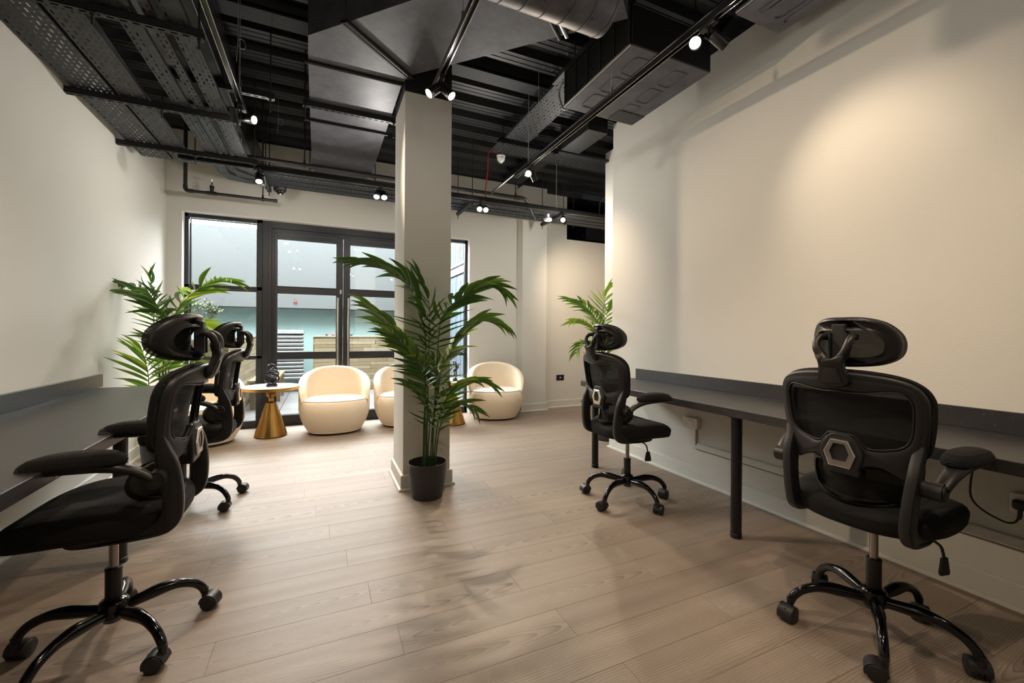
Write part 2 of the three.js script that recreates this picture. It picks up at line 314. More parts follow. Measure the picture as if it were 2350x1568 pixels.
// glazed screen: two fixed side windows and a pair of doors between
{
  const z1 = -6.19, z0 = -6.26, F = (x0, y0, x1, y1, zz = z1, zb = z0) => box(x0, y0, zb, x1, y1, zz, 0.003);
  function sideWindow(name, x0, x1) {
    const w = struct(name, [F(x0, 0, x0 + 0.042, 2.636), F(x1 - 0.06, 0, x1, 2.636), F(x0, 2.595, x1, 2.636), F(x0, 0, x1, 0.09), F(x0, 1.736, x1, 1.786), F(x0, 0.875, x1, 0.914)], M.frame);
    for (const [a, b] of [[0.09, 0.875], [0.914, 1.736], [1.786, 2.595]]) {
      mesh('pane', box(x0 + 0.04, a - 0.004, -6.238, x1 - 0.058, b + 0.004, -6.232), M.glass, w);
      mesh('glazing_bead', [box(x0 + 0.042, a, z0 - 0.02, x0 + 0.054, b, z0 + 0.002), box(x1 - 0.072, a, z0 - 0.02, x1 - 0.06, b, z0 + 0.002), box(x0 + 0.042, b - 0.012, z0 - 0.02, x1 - 0.06, b, z0 + 0.002)], M.frame, w);
    }
    return w;
  }
  sideWindow('window_1', -1.508, -0.702);
  { // mirrored member widths on the right side
    const x0 = 1.212, x1 = 2.028;
    const w = struct('window_2', [F(x0, 0, x0 + 0.06, 2.636), F(x1 - 0.042, 0, x1, 2.636), F(x0, 2.595, x1, 2.636), F(x0, 0, x1, 0.09), F(x0, 1.736, x1, 1.786), F(x0, 0.875, x1, 0.914)], M.frame);
    for (const [a, b] of [[0.09, 0.875], [0.914, 1.736], [1.786, 2.595]]) mesh('pane', box(x0 + 0.058, a - 0.004, -6.238, x1 - 0.04, b + 0.004, -6.232), M.glass, w);
  }
  const d = struct('door_1', [F(-0.702, 0, -0.60, 2.636, z1 - 0.012), F(-0.60, 0, -0.568, 2.55, z1 - 0.03), F(-0.64, 0, -0.625, 2.6, z1 - 0.004), F(1.11, 0, 1.212, 2.636, z1 - 0.012), F(1.078, 0, 1.11, 2.55, z1 - 0.03), F(-0.60, 2.55, 1.11, 2.636, z1 - 0.012), F(-0.568, 2.495, 1.078, 2.55, z1 - 0.022), F(-0.6, -0.005, 1.11, 0.016, z1 - 0.01)], M.frame);
  for (const s of [-1, 1]) {
    const X = (x) => 0.2545 + s * x, R = (a, b, y0, y1, zz = z1 - 0.006) => { const p = X(a), q = X(b); return F(Math.min(p, q), y0, Math.max(p, q), y1, zz); };
    const leaf = mesh('door_leaf', [R(0.003, 0.0885, 0.018, 2.49), R(0.788, 0.822, 0.018, 2.49), R(0.086, 0.79, 2.42, 2.489, z1 - 0.0075), R(0.086, 0.79, 1.717, 1.812, z1 - 0.0075), R(0.086, 0.79, 0.861, 0.955, z1 - 0.0075), R(0.086, 0.79, 0.019, 0.137, z1 - 0.0075), ...[[1.80, 1.812], [1.717, 1.728], [0.944, 0.955], [0.861, 0.872], [0.126, 0.137]].map(([a, b]) => R(0.089, 0.787, a, b, z1))], M.frame, d);
    for (const [a, b] of [[0.137, 0.861], [0.955, 1.717], [1.812, 2.42]]) { const p = X(0.084), q = X(0.792); mesh('pane', box(Math.min(p, q), a - 0.004, -6.238, Math.max(p, q), b + 0.004, -6.232), M.glass, leaf); }
    const hx = X(0.0655), bar = [cyl(0.0125, 0.0125, 1.18, hx, 0.5, z1 + 0.055, 20)];
    mesh('pull_handle', [...bar, ...[0.62, 1.56].map((y) => rod(V(hx, y, z1 + 0.055), V(hx - s * 0.022, y, z1 - 0.01), 0.007, 12))], M.steel, leaf);
    if (s < 0) mesh('lock', new RoundedBoxGeometry(0.026, 0.062, 0.012, 3, 0.0055).translate(0.222, 1.765, z1), M.steel, leaf);
  }
  // no-smoking sticker on the door glass
  const sm = (() => { const cv = document.createElement('canvas'); cv.width = 128; cv.height = 256; const c = cv.getContext('2d'); c.fillStyle = '#e9e9ea'; c.fillRect(0, 0, 128, 256); c.strokeStyle = '#3a3f47'; c.lineWidth = 5; c.strokeRect(3, 3, 122, 250); c.fillStyle = '#222'; c.fillRect(34, 74, 60, 12); c.strokeStyle = '#5a5560'; c.lineWidth = 13; c.beginPath(); c.arc(64, 78, 46, 0, 7); c.stroke(); c.beginPath(); c.moveTo(32, 46); c.lineTo(96, 110); c.stroke(); c.fillStyle = '#8e3f52'; c.fillRect(6, 150, 116, 100); c.fillStyle = '#e8d5d8'; c.font = 'bold 26px sans-serif'; c.textAlign = 'center'; c.fillText('NO', 64, 192); c.fillText('SMOKING', 64, 224); const t = new THREE.CanvasTexture(cv); t.colorSpace = THREE.SRGBColorSpace; return t; })();
  const sticker = mesh('sign', new THREE.BoxGeometry(0.043, 0.086, 0.002).translate(-0.3255, 1.619, -6.2305), std(0xffffff, 0.5, { map: sm }));
  tag(sticker, 'small no smoking sticker with red panel on the door glass', 'sign');
}
// ---------------------------------------------------------------- under the ceiling
// perforated sheet: cells with a slot each, w across, len along; from point o along direction d, across direction c, rims up
function perforated(o, d, c, len, w, rows, pitch = 0.05, rim = 0.025) {
  const pos = [], n = Math.max(1, Math.round(len / pitch)), cl = len / n, cw = w / rows, at = (s, t, h = 0) => [o.x + d.x * s + c.x * t, o.y + h, o.z + d.z * s + c.z * t];
  const quad = (a, b, e, f) => { for (const p of [a, b, e, a, e, f]) pos.push(...p); };
  for (let i = 0; i < n; i++) for (let j = 0; j < rows; j++) {
    const long = (i + j) % 2 === 0, hl = (long ? 0.62 : 0.2) * cl / 2, hw = 0.0042, s0 = i * cl, s1 = s0 + cl, t0 = j * cw, t1 = t0 + cw, ms = (s0 + s1) / 2, mt = (t0 + t1) / 2;
    const O = [[s0, t0], [s1, t0], [s1, t1], [s0, t1]], I = [[ms - hl, mt - hw], [ms + hl, mt - hw], [ms + hl, mt + hw], [ms - hl, mt + hw]];
    for (let k = 0; k < 4; k++) { const m = (k + 1) % 4; quad(at(...O[k]), at(...O[m]), at(...I[m]), at(...I[k])); }
  }
  for (const t of [0, w]) { quad(at(0, t), at(len, t), at(len, t, rim), at(0, t, rim)); const u = t ? w - 0.008 : 0.008; quad(at(0, t, rim), at(len, t, rim), at(len, u, rim), at(0, u, rim)); }
  const g = new THREE.BufferGeometry(); g.setAttribute('position', new THREE.Float32BufferAttribute(pos, 3)); g.computeVertexNormals();
  return g;
}
const DX = V(1, 0, 0), DZ = V(0, 0, 1), NZ = V(0, 0, -1);
const TY = 2.85;
tag(mesh('cable_tray', perforated(V(-1.545, TY, 1.5), NZ, DX, 6.5, 0.235, 8), M.tray), 'wide black perforated cable tray hung hard against the left wall', 'cable tray', 'cable trays on the left');
tag(mesh('cable_tray', perforated(V(-1.288, TY, 1.5), NZ, DX, 6.52, 0.158, 5), M.tray), 'black perforated cable tray beside the widest one, ending short of the window', 'cable tray', 'cable trays on the left');
{
  const rows = [[-0.985, -0.888, -5.43, 3, 'with violet cables, outermost of three that turn the corner'], [-0.848, -0.80, -5.27, 2, 'narrow, with red cables, middle one of three that turn the corner'], [-0.757, -0.655, -5.13, 4, 'crowded with small slots, innermost of three that turn the corner']];
  rows.forEach(([x0, x1, zf, n, which], i) => {
    const w = x1 - x0, zn = zf + (i === 1 ? 0.1 : 0.13), cut = 0.12, parts = [perforated(V(x0, TY, 1.5), NZ, DX, 1.5 - (zn + cut), w, n), perforated(V(x1 + cut, TY, zf), DX, DZ, 5.4 - x1 - cut, zn - zf, i === 1 ? 3 : 4)];
    // mitred corner piece
    const a = V(x0, TY, zn + cut), b = V(x1, TY, zn + cut), c = V(x1 + cut, TY, zn), d2 = V(x1 + cut, TY, zf), e = V(x0 + w * 0.55, TY, zf + (zn - zf) * 0.35), pos = [];
    for (const t of [[a, b, e], [b, c, e], [c, d2, e]]) for (const p of t) pos.push(p.x, p.y, p.z);
    const wall = (p, q) => { for (const [r, h] of [[p, 0], [q, 0], [q, 0.025], [p, 0], [q, 0.025], [p, 0.025]]) pos.push(r.x, r.y + h, r.z); };
    wall(a, e); wall(e, d2); wall(b, c);
    const g = new THREE.BufferGeometry(); g.setAttribute('position', new THREE.Float32BufferAttribute(pos, 3)); g.computeVertexNormals();
    const t = mesh('cable_tray', [...parts, g], M.tray); tag(t, 'black cable tray ' + which, 'cable tray', 'cable trays on the left');
    if (i < 2) { const cm = std(i ? 0xa8181c : 0x6f62c8, 0.5); mesh('cable', [sweep([V((x0 + x1) / 2, TY + 0.012, 1.4), V((x0 + x1) / 2 + 0.006, TY + 0.012, -2.5), V((x0 + x1) / 2, TY + 0.012, zn + 0.15), V((x0 + x1) / 2 + 0.06, TY + 0.012, (zn + zf) / 2 + 0.03), V(x1 + 0.3, TY + 0.012, (zn + zf) / 2), V(2, TY + 0.012, (zn + zf) / 2)], 0.007, 60, 6)], cm, t); }
  });
}
// slotted strut channel along x with threaded rods up to the deck
function strutAt(label, x0, x1, y, z, rods, drop = 0.06, group = 'strut channels') {
  const g = thing('strut_channel', label, 'strut channel', [x0, y, z], 0, group), L = x1 - x0;
  const n = Math.max(1, Math.floor(L / 0.05)), geo = [box(0, 0, -0.0205, L, 0.041, -0.0185), box(0, 0, 0.0185, L, 0.041, 0.0205), box(0, 0.039, -0.0205, L, 0.041, -0.011), box(0, 0.039, 0.011, L, 0.041, 0.0205), box(0, 0, -0.0205, L, 0.002, -0.006), box(0, 0, 0.006, L, 0.002, 0.0205)];
  for (let i = 0; i <= n; i++) geo.push(box(Math.max(0, i * L / n - 0.011), 0, -0.006, Math.min(L, i * L / n + 0.011), 0.002, 0.006));
  mesh('channel', geo, M.strut, g);
  for (const x of rods) {
    mesh('threaded_rod', cyl(0.005, 0.005, 3.62 - y + drop, x - x0, -drop, 0, 8), M.rod, g);
    mesh('washer', [box(x - x0 - 0.02, -0.005, -0.02, x - x0 + 0.02, 0, 0.02), new THREE.CylinderGeometry(0.01, 0.01, 0.009, 6).translate(x - x0, -0.009, 0)], M.strut, g);
  }
}
strutAt('black strut channel under the left cable trays, nearest the camera', -1.54, -0.6, 2.808, -2.79, [-1.06, -0.62]);
strutAt('black strut channel under the left cable trays, second from the window', -1.58, -0.585, 2.808, -3.80, [-1.06, -0.60]);
strutAt('black strut channel under the left cable trays, nearest to the window', -1.61, -0.57, 2.808, -4.66, [-1.06, -0.60]);
strutAt('black strut channel under the rectangular duct beside the left light track', -1.05, -0.345, 3.006, -3.72, [-0.375], 0.1);
strutAt('black strut channel under the far trays, left of the dome camera', -0.585, -0.545, 2.808, -5.2, [-0.565]);
for (const [x, t] of [[-0.56, 'beside the dome camera'], [1.66, 'above the middle pair of far spotlights'], [2.95, 'beside the far right spotlight']]) {
  const g = thing('tray_bracket', 'slotted black bracket across the far cable trays ' + t, 'bracket', [x, 2.808, -5.2], 0, 'tray brackets');
  const geo = [box(-0.0205, 0, -0.32, -0.0185, 0.041, 0.32), box(0.0185, 0, -0.32, 0.0205, 0.041, 0.32), box(-0.0205, 0, -0.32, -0.006, 0.002, 0.32), box(0.006, 0, -0.32, 0.0205, 0.002, 0.32)];
  for (let i = 0; i <= 13; i++) geo.push(box(-0.006, 0, -0.32 + i * 0.0485 - 0.0, 0.006, 0.002, -0.32 + i * 0.0485 + 0.02));
  mesh('channel', geo, M.tray, g);
  for (const z of [-0.3, 0.3]) mesh('threaded_rod', cyl(0.005, 0.005, 0.87, 0, -0.05, z, 8), M.rod, g);
}
// rectangular ducts
tag(mesh('air_duct', [box(-1.04, 3.05, -4.14, -0.667, 3.43, 2.4, 0.004), box(-1.06, 3.03, -4.16, -0.65, 3.45, -4.12, 0.003), box(-1.02, 3.07, -6.1, -0.69, 3.41, -4.14)], M.blackGloss), 'long black rectangular duct above the left light track', 'duct');
{
  const Y = 3.18, H = 0.27, bev = 0.004;
  const flat = (pts) => { const s = new THREE.Shape(pts.map(([x, z]) => new THREE.Vector2(x, -z))); const g = new THREE.ExtrudeGeometry(s, { depth: H, bevelEnabled: false }); return boxUV(g.rotateX(-Math.PI / 2).translate(0, Y, 0)); };
  const g = thing('air_duct', 'big dusty grey duct that runs out from the window wall and elbows to the right', 'duct');
  mesh('straight_section', flat([[-0.125, -5.5], [0.545, -5.5], [0.562, -3.39], [-0.105, -3.39]]), M.duct, g);
  mesh('straight_section', boxUV(new RoundedBoxGeometry(0.62, H - 0.02, 0.7, 3, 0.05).translate(0.215, Y + H / 2 + 0.01, -5.7)), M.duct, g);
  mesh('elbow', flat([[-0.105, -3.385], [0.562, -3.385], [0.585, -3.272], [0.122, -2.875], [-0.098, -3.10]]), M.duct, g);
  mesh('straight_section', flat([[0.126, -2.87], [0.59, -3.268], [1.72, -2.1], [1.26, -1.70]]), M.duct, g);
  const fl = (a, b) => rod(V(a[0], Y - 0.012, a[1]), V(b[0], Y - 0.012, b[1]), 0.014, 4);
  mesh('flange', [fl([0.10, -2.855], [0.60, -3.285]), fl([0.12, -2.84], [0.62, -3.27])], M.strut, g);
  mesh('flange', [fl([-0.13, -3.385], [0.565, -3.385])], M.strut, g);
  mesh('flange', [box(-0.15, Y - 0.022, -4.31, 0.575, Y, -4.29), box(-0.15, Y, -4.31, -0.125, Y + 0.05, -4.29)], M.strut, g);
  mesh('flange', [fl([1.42, -2.42], [1.0, -2.06])], M.strut, g);
  mesh('flange', [fl([1.455, -2.385], [1.035, -2.025])], M.galv, g);
}
strutAt('black strut channel under the dusty grey duct, at the middle of its straight run', -0.16, 0.61, 3.135, -3.98, [-0.145, 0.585], 0.13);
strutAt('black strut channel under the dusty grey duct, next to the window wall', -0.16, 0.61, 3.135, -5.48, [-0.145, 0.585], 0.03);
{
  const g = thing('spiral_duct', 'round dark spiral duct at the top of the picture', 'duct', [0.74, 3.0, -1.9]);
  mesh('pipe', rod(V(0, 0, 0), V(0.66, 0, 0), 0.14, 48), M.duct, g);
  for (let i = 0; i < 6; i++) mesh('seam', new THREE.TorusGeometry(0.1405, 0.003, 6, 48).rotateY(Math.PI / 2 + 0.12).translate(0.06 + i * 0.115, 0, 0), M.duct, g);
  for (let i = 0; i < 4; i++) mesh('rivet', new THREE.SphereGeometry(0.005, 8, 6).translate(0.12 + i * 0.14, -0.13, 0.052), M.black, g);
  for (const x of [0.15, 0.5]) mesh('hanger', box(x - 0.012, 0.138, -0.006, x + 0.012, 0.62, 0.006), M.strut, g);
}
// concealed air-conditioning units hung along the right wall
function acUnit(label, x0, x1, z0, z1, y0, y1) {
  const g = thing('air_conditioner', label, 'air conditioner', [0, 0, 0], 0, 'ceiling air conditioners');
  mesh('case', box(x0, y0, z0, x1, y1, z1, 0.006), M.black, g);
  mesh('base_panel', boxUV(box(x0 + 0.004, y0 - 0.004, z0 + 0.004, x1 - 0.004, y0 + 0.002, z1 - 0.004)), M.duct, g);
  const cx = (x0 + x1) / 2, ring = (ax, az, bx, bz, r) => { const s = new THREE.Shape(), h = new THREE.Path(); const R = (o, k, e) => { const X0 = ax + e, X1 = bx - e, Z0 = az + e, Z1 = bz - e, q = Math.max(r - e, 0.01); o.moveTo(X0 + q, Z0); o.lineTo(X1 - q, Z0); o.quadraticCurveTo(X1, Z0, X1, Z0 + q); o.lineTo(X1, Z1 - q); o.quadraticCurveTo(X1, Z1, X1 - q, Z1); o.lineTo(X0 + q, Z1); o.quadraticCurveTo(X0, Z1, X0, Z1 - q); o.lineTo(X0, Z0 + q); o.quadraticCurveTo(X0, Z0, X0 + q, Z0); }; R(s, 0, 0); R(h, 0, 0.01); s.holes.push(h); return new THREE.ExtrudeGeometry(s, { depth: 0.004, bevelEnabled: false, curveSegments: 5 }).rotateX(Math.PI / 2).translate(0, y0 - 0.003, 0); };
  const L = (z1 - z0 - 0.12) / 3;
  for (let i = 0; i < 3; i++) for (const s of [0, 1]) mesh('pressing', ring(s ? cx + 0.09 : x0 + 0.1, z0 + 0.06 + i * L + 0.02, s ? x1 - 0.12 : cx - 0.06, z0 + 0.06 + (i + 1) * L - 0.02, 0.04), M.duct, g);
  // filter grille on the side facing the room
  const gr = []; for (let y = y0 + 0.015; y < y1 - 0.01; y += 0.0095) gr.push(box(x0 - 0.008, y, z0 + 0.03, x0 - 0.004, y + 0.0045, z1 - 0.02));
  const gm = mesh('filter_grille', gr, M.plastic, g); gm.userData.kind = 'stuff';
  for (let i = 0; i <= 5; i++) mesh('grille_bar', box(x0 - 0.013, y0 + 0.005, z0 + 0.03 + i * (z1 - z0 - 0.05) / 5 - 0.004, x0 - 0.003, y1 - 0.003, z0 + 0.03 + i * (z1 - z0 - 0.05) / 5 + 0.004), M.black, g);
  mesh('edge_rail', box(x0 - 0.012, y0 - 0.002, z0 + 0.01, x0, y0 + 0.01, z1 - 0.01), M.galv, g);
  mesh('top_rail', box(x0 - 0.03, y1, z0 - 0.15, x0 + 0.01, y1 + 0.03, z1 + 0.05), M.blackGloss, g);
  for (const [x, z] of [[x0 + 0.04, z0 + 0.1], [x1 - 0.04, z0 + 0.1], [x0 + 0.04, z1 - 0.1], [x1 - 0.04, z1 - 0.1]]) mesh('threaded_rod', cyl(0.005, 0.005, 3.63 - y1, x, y1, z, 8), M.rod, g);
  return g;
}
{
  const g = acUnit('long black ceiling air conditioner with slatted side, hung behind the brightest spotlight', 1.775, 2.46, -2.95, -2.12, 3.05, 3.31);
  mesh('service_cover', boxUV(box(2.2, 3.041, -2.93, 2.455, 3.046, -2.78)), M.black, g);
  mesh('cable', [sweep([V(1.78, 3.28, -2.97), V(1.77, 3.2, -3.02), V(1.8, 3.07, -3.0), V(1.83, 3.06, -2.96)], 0.006, 20, 6)], M.galv, g);
  acUnit('black ceiling air conditioner cut off by the top of the picture, nearest to the camera', 2.14, 2.52, -1.68, -0.75, 3.05, 3.31);
}
// cable trays over the right half
tag(mesh('cable_tray', perforated(V(1.85, 3.40, -2.9), NZ, DX, 1.46, 0.29, 8), M.tray), 'dusty black perforated tray running from the long air conditioner towards the window', 'cable tray', 'cable trays on the right');
tag(mesh('cable_tray', perforated(V(1.815, 3.40, -4.72), DX, DZ, 3.4, 0.34, 10), M.tray), 'dusty black perforated tray running across behind the pillar above the smoke detector', 'cable tray', 'cable trays on the right');
strutAt('black strut channel between the two dusty trays behind the pillar', 1.78, 2.55, 3.355, -4.375, [1.84, 2.5], 0.02);
tag(mesh('air_duct', [box(2.55, 3.38, -4.3, 2.80, 3.58, -3.74)], M.black), 'short black duct against the end of the right wall', 'duct');
tag(mesh('air_duct', [box(2.5, 3.5, -5.85, 2.75, 3.6, -4.9)], M.black), 'flat black duct close under the deck before the far pilaster', 'duct');
// small hung conduits of the right side
const pipe = (name, label, cat, pts, r, mat = M.plasticGrey, n = 40) => tag(mesh(name, sweep(pts, r, n, 12), mat), label, cat);
// sprinkler pipe along x with hangers
{
  const g = thing('sprinkler_pipe', 'thin black pipe crossing the room above the far light track', 'pipe', [0, 0, 0]);
  mesh('pipe', [rod(V(-0.75, 2.955, -4.9), V(2.30, 2.955, -4.9), 0.021, 16), sweep([V(2.29, 2.955, -4.9), V(2.36, 2.955, -4.9), V(2.42, 2.93, -4.93), V(2.52, 2.81, -5.0), V(2.58, 2.74, -5.02)], 0.021, 20, 12), sweep([V(2.22, 2.955, -4.9), V(2.31, 2.955, -4.9)], 0.026, 4, 12)], M.plasticGrey, g);
  for (const x of [0.10 - 0.28, 2.24]) { mesh('hanger_rod', rod(V(x, 2.97, -4.9), V(x, 3.63, -4.9), 0.006), M.rod, g); mesh('clip', [rod(V(x - 0.012, 2.955, -4.9), V(x + 0.012, 2.955, -4.9), 0.028, 16), rod(V(x, 2.97, -4.9), V(x, 3.01, -4.9), 0.011)], M.plastic, g); }
}
{
  const g = thing('sprinkler_pipe', 'black pipe with an upright sprinkler head at the left end of the window wall', 'pipe', [-1.395, 2.78, -5.75]);
  mesh('pipe', [rod(V(0, 0.03, 0), V(0, 0.79, 0), 0.019, 16), rod(V(0.03, 0, 0), V(0.89, 0, 0), 0.0175, 16), rod(V(0.86, 0, 0), V(0.895, 0, 0), 0.021, 16)], M.plasticGrey, g);
  mesh('elbow', sweep([V(0, 0.06, 0), V(0, 0.03, 0), V(0.01, 0.008, 0), V(0.03, 0, 0), V(0.07, 0, 0)], 0.0225, 16, 12), M.plastic, g);
  mesh('tee', [rod(V(0.2, 0, 0), V(0.29, 0, 0), 0.0225, 16), rod(V(0.245, 0, 0), V(0.245, 0.06, 0), 0.0195, 16), rod(V(0.245, 0.055, 0), V(0.245, 0.085, 0), 0.023, 12)], M.plastic, g);
  mesh('sprinkler_head', [lathe([[0.0, 0.085], [0.018, 0.085], [0.016, 0.1], [0.008, 0.108], [0.005, 0.125], [0.008, 0.14], [0.02, 0.15], [0.023, 0.153], [0.0, 0.154]], 16).translate(0.245, 0, 0)], M.chrome, g);
  mesh('hanger_rod', rod(V(0.745, 0, 0), V(0.745, 0.83, 0), 0.006), M.rod, g);
  mesh('clip', [rod(V(0.732, 0, 0), V(0.758, 0, 0), 0.024, 16), rod(V(0.745, 0.02, 0), V(0.745, 0.05, 0), 0.011)], M.plastic, g);
}
// smoke detector with its red cable
{
  const g = thing('smoke_detector', 'white smoke detector with a red cable behind the pillar', 'smoke detector', [1.985, 3.385, -4.78]);
  mesh('base', lathe([[0, 0.015], [0.052, 0.015], [0.054, 0.0], [0.05, -0.008], [0, -0.008]], 28), M.white, g);
  mesh('head', lathe([[0, -0.075], [0.022, -0.075], [0.027, -0.06], [0.043, -0.05], [0.048, -0.03], [0.047, -0.012], [0.042, -0.008], [0, -0.008]], 28), M.white, g);
  mesh('vents', Array.from({ length: 12 }, (_, i) => new THREE.BoxGeometry(0.005, 0.009, 0.004).translate(0, -0.051, 0.0395).rotateY(i * Math.PI / 6)), M.cable, g);
  const c = tag(mesh('cable', sweep([V(1.94, 3.42, -4.78), V(1.90, 3.43, -4.78), V(1.85, 3.43, -4.79), V(1.825, 3.38, -4.8), V(1.822, 3.2, -4.8), V(1.795, 2.98, -4.8), V(1.79, 2.86, -4.8), V(1.75, 2.81, -4.79)], 0.006, 50, 8), M.red), 'red fire alarm cable dropping from the smoke detector to the far track', 'cable');
}
{
  const g = thing('dome_camera', 'small black dome camera hung over the glazed doors', 'camera', [-0.452, 2.87, -5.5]);
  mesh('housing', lathe([[0, 0.03], [0.062, 0.03], [0.066, 0.0], [0.066, -0.035], [0.06, -0.045], [0, -0.045]], 28), M.plastic, g);
  mesh('dome', new THREE.SphereGeometry(0.042, 24, 12, 0, 6.29, Math.PI / 2, Math.PI / 2).translate(0, -0.045, 0), M.sculpture, g);
  mesh('lens', new THREE.SphereGeometry(0.014, 12, 8).translate(0.004, -0.078, 0.018), M.chrome, g);
  mesh('plate', box(0.0, -0.022, 0.0605, 0.042, -0.006, 0.067), M.cable, g);
}
tag(mesh('sensor', lathe([[0, -0.03], [0.052, -0.03], [0.056, -0.02], [0.056, 0], [0.05, 0.003], [0.02, 0.02], [0.02, 0.075], [0, 0.075]], 28).translate(2.80, 2.785, -5.06), M.white), 'round white disc sensor under the far trays beside the rightmost far spotlight', 'sensor');
pipe('conduit', 'bent grey conduit dropping in the dark recess at the far right', 'conduit', [[4.36, 3.62, -5.6], [4.35, 3.5, -5.6], [4.2, 3.46, -5.6], [4.08, 3.38, -5.62], [4.05, 3.25, -5.62], [4.07, 2.95, -5.62], [4.08, 2.87, -5.5]], 0.012, M.plasticGrey);
for (const [x, z, w] of [[3.55, -5.6, 'left'], [4.0, -4.95, 'middle']]) tag(mesh('hanger_rod', rod(V(x, 2.86, z), V(x, 3.62, z), 0.006), M.rod), w === 'left' ? 'thin black rod hung before the white wall at the far right' : 'thin black rod hung before the dark recess at the far right', 'rod');
tag(mesh('fan_coil', [box(4.3, 2.9, -6.9, 5.5, 3.4, -6.35, 0.01)], M.black), 'black fan coil box inside the dark recess', 'fan coil');

// ---------------------------------------------------------------- light tracks and spotlights
function track(label, a, b, wires, tail) {
  const g = thing('light_track', label, 'light track', [0, 0, 0], 0, 'light tracks'), t = b.clone().sub(a).normalize(), s = V(t.z, 0, -t.x);
  const P = [[-0.017, 0], [-0.011, 0], [-0.011, 0.016], [0.011, 0.016], [0.011, 0], [0.017, 0], [0.017, 0.034], [-0.017, 0.034]];
  mesh('rail', run(P, a, b, s), M.rail, g);
  mesh('conductor', [0.0125, -0.0165].map((o) => run([[o, -0.0012], [o + 0.004, -0.0012], [o + 0.004, 0.0004], [o, 0.0004]], a, b, s)), M.railLine, g);
  mesh('end_cap', [a, b].map((p, i) => box(-0.018, -0.001, -0.006, 0.018, 0.036, 0.006).rotateY(Math.atan2(t.x, t.z)).translate(p.x, p.y, p.z)), M.plastic, g);
  mesh('conduit', rod(a.clone().add(V(0, 0.049, 0)), b.clone().add(V(0, 0.049, 0)).addScaledVector(t, tail ?? 0), 0.0125, 12), M.rail, g);
  for (const k of wires) { const p = a.clone().lerp(b, k); mesh('suspension_wire', rod(p.clone().add(V(0, 0.03, 0)), V(p.x, 3.63, p.z), 0.0028, 6), M.cable, g); mesh('gripper', rod(p.clone().add(V(0, 0.03, 0)), p.clone().add(V(0, 0.1, 0)), 0.009, 10), M.galv, g); }
  return g;
}
track('black light track running towards the window along the left cable trays', V(-0.545, 2.85, 0.6), V(-0.545, 2.85, -3.83), [0.55, 0.93]);
track('black light track running towards the pillar overhead', V(0.68, 2.85, 0.6), V(0.68, 2.85, -2.88), [0.45, 0.8]);
track('long black light track running along the right wall under the air conditioner', V(1.84, 2.85, 0.2), V(1.84, 2.85, -4.02), [0.4, 0.62, 0.93], 0.7);
track('black light track crossing the room in front of the window wall', V(-1.20, 2.79, -4.75), V(3.62, 2.79, -4.75), [0.1, 0.4, 0.82]);
{ // coils of spare suspension wire
  const coil = (x, y, z, w) => tag(mesh('wire_coil', [new THREE.TorusGeometry(0.032, 0.0022, 6, 28).scale(0.7, 1, 1).rotateY(0.5).translate(x, y, z), rod(V(x - 0.022, y + 0.01, z), V(x - 0.03, y - 0.12, z), 0.002, 6), rod(V(x - 0.022, y + 0.01, z), V(x - 0.022, 3.62, z), 0.002, 6)], M.cable), 'loop of spare suspension wire ' + w, 'wire', 'wire loops');
  coil(-0.50, 3.13, -3.3, 'beside the left light track'); coil(-0.40, 3.36, -4.9, 'above the far light track, against the wall'); coil(1.80, 3.12, -3.4, 'on the rod under the dusty tray');
}
function spotlight(label, x, y, z, heads, spill = 1, drop = 0.05) {
  const g = thing('spotlight', label, 'spotlight', [x, y, z], 0, 'track spotlights');
  mesh('adaptor', [box(-0.0165, -0.022, -0.05, 0.0165, 0.012, 0.05, 0.003), rod(V(0, -0.035, 0), V(0, -0.02, 0), 0.019, 20)], M.plastic, g);
  mesh('stem', [rod(V(0, -0.03 - drop, 0), V(0, -0.02, 0), 0.0055, 10), rod(V(-0.036, -0.03 - drop, 0), V(0.036, -0.03 - drop, 0), 0.006, 10)], M.plastic, g);
  heads.forEach(([off, aim, power = 1, angle = 0.62, pen = 0.75]) => {
    const d = V(...aim).normalize(), at = V(off[0], off[1] - 0.03 - drop, off[2]), q = new THREE.Quaternion().setFromUnitVectors(V(0, -1, 0), d);
    const body = lathe([[0, 0.045], [0.026, 0.045], [0.03, 0.04], [0.031, -0.02], [0.03, -0.022], [0.031, -0.024], [0.031, -0.055], [0.0275, -0.055], [0.0265, -0.049], [0, -0.049]], 28).applyQuaternion(q).translate(at.x, at.y, at.z);
    const h = mesh('head', body, M.head, g);
    mesh('lens', new THREE.CylinderGeometry(0.0258, 0.0258, 0.002, 24).translate(0, -0.0505, 0).applyQuaternion(q).translate(at.x, at.y, at.z), M.lens, h);
    const l = new THREE.SpotLight(WARM, SPOT * power, 0, angle, pen, 2);
    const p = V(x, y, z).add(at).addScaledVector(d, 0.0565); l.position.copy(p); l.target.position.copy(p).add(d);
    l.castShadow = true; l.shadow.mapSize.set(1024, 1024); l.shadow.radius = 1.2; scene.add(l); scene.add(l.target);
    l.name = 'spot_beam'; l.target.name = 'beam_target';
    const w = new THREE.PointLight(SPILLED, SPILL * spill, 0, 2); w.position.copy(p).addScaledVector(d, 0.004); w.shadow.radius = 1.2; w.castShadow = true; w.name = 'lens_glow'; scene.add(w);
  });
}
const aimAt = (p, t) => [t[0] - p[0], t[1] - p[1], t[2] - p[2]];
spotlight('twin spotlight on the left track beside the cable trays', -0.545, 2.85, -3.58, [[[-0.035, 0, 0.02], [0.1, -1, -0.5], 1.6, 0.85, 1], [[0.04, 0, -0.01], aimAt([-0.5, 2.75, -3.58], [2.85, 1.65, -1.5]), 2.8, 0.52, 1]], 0.2);
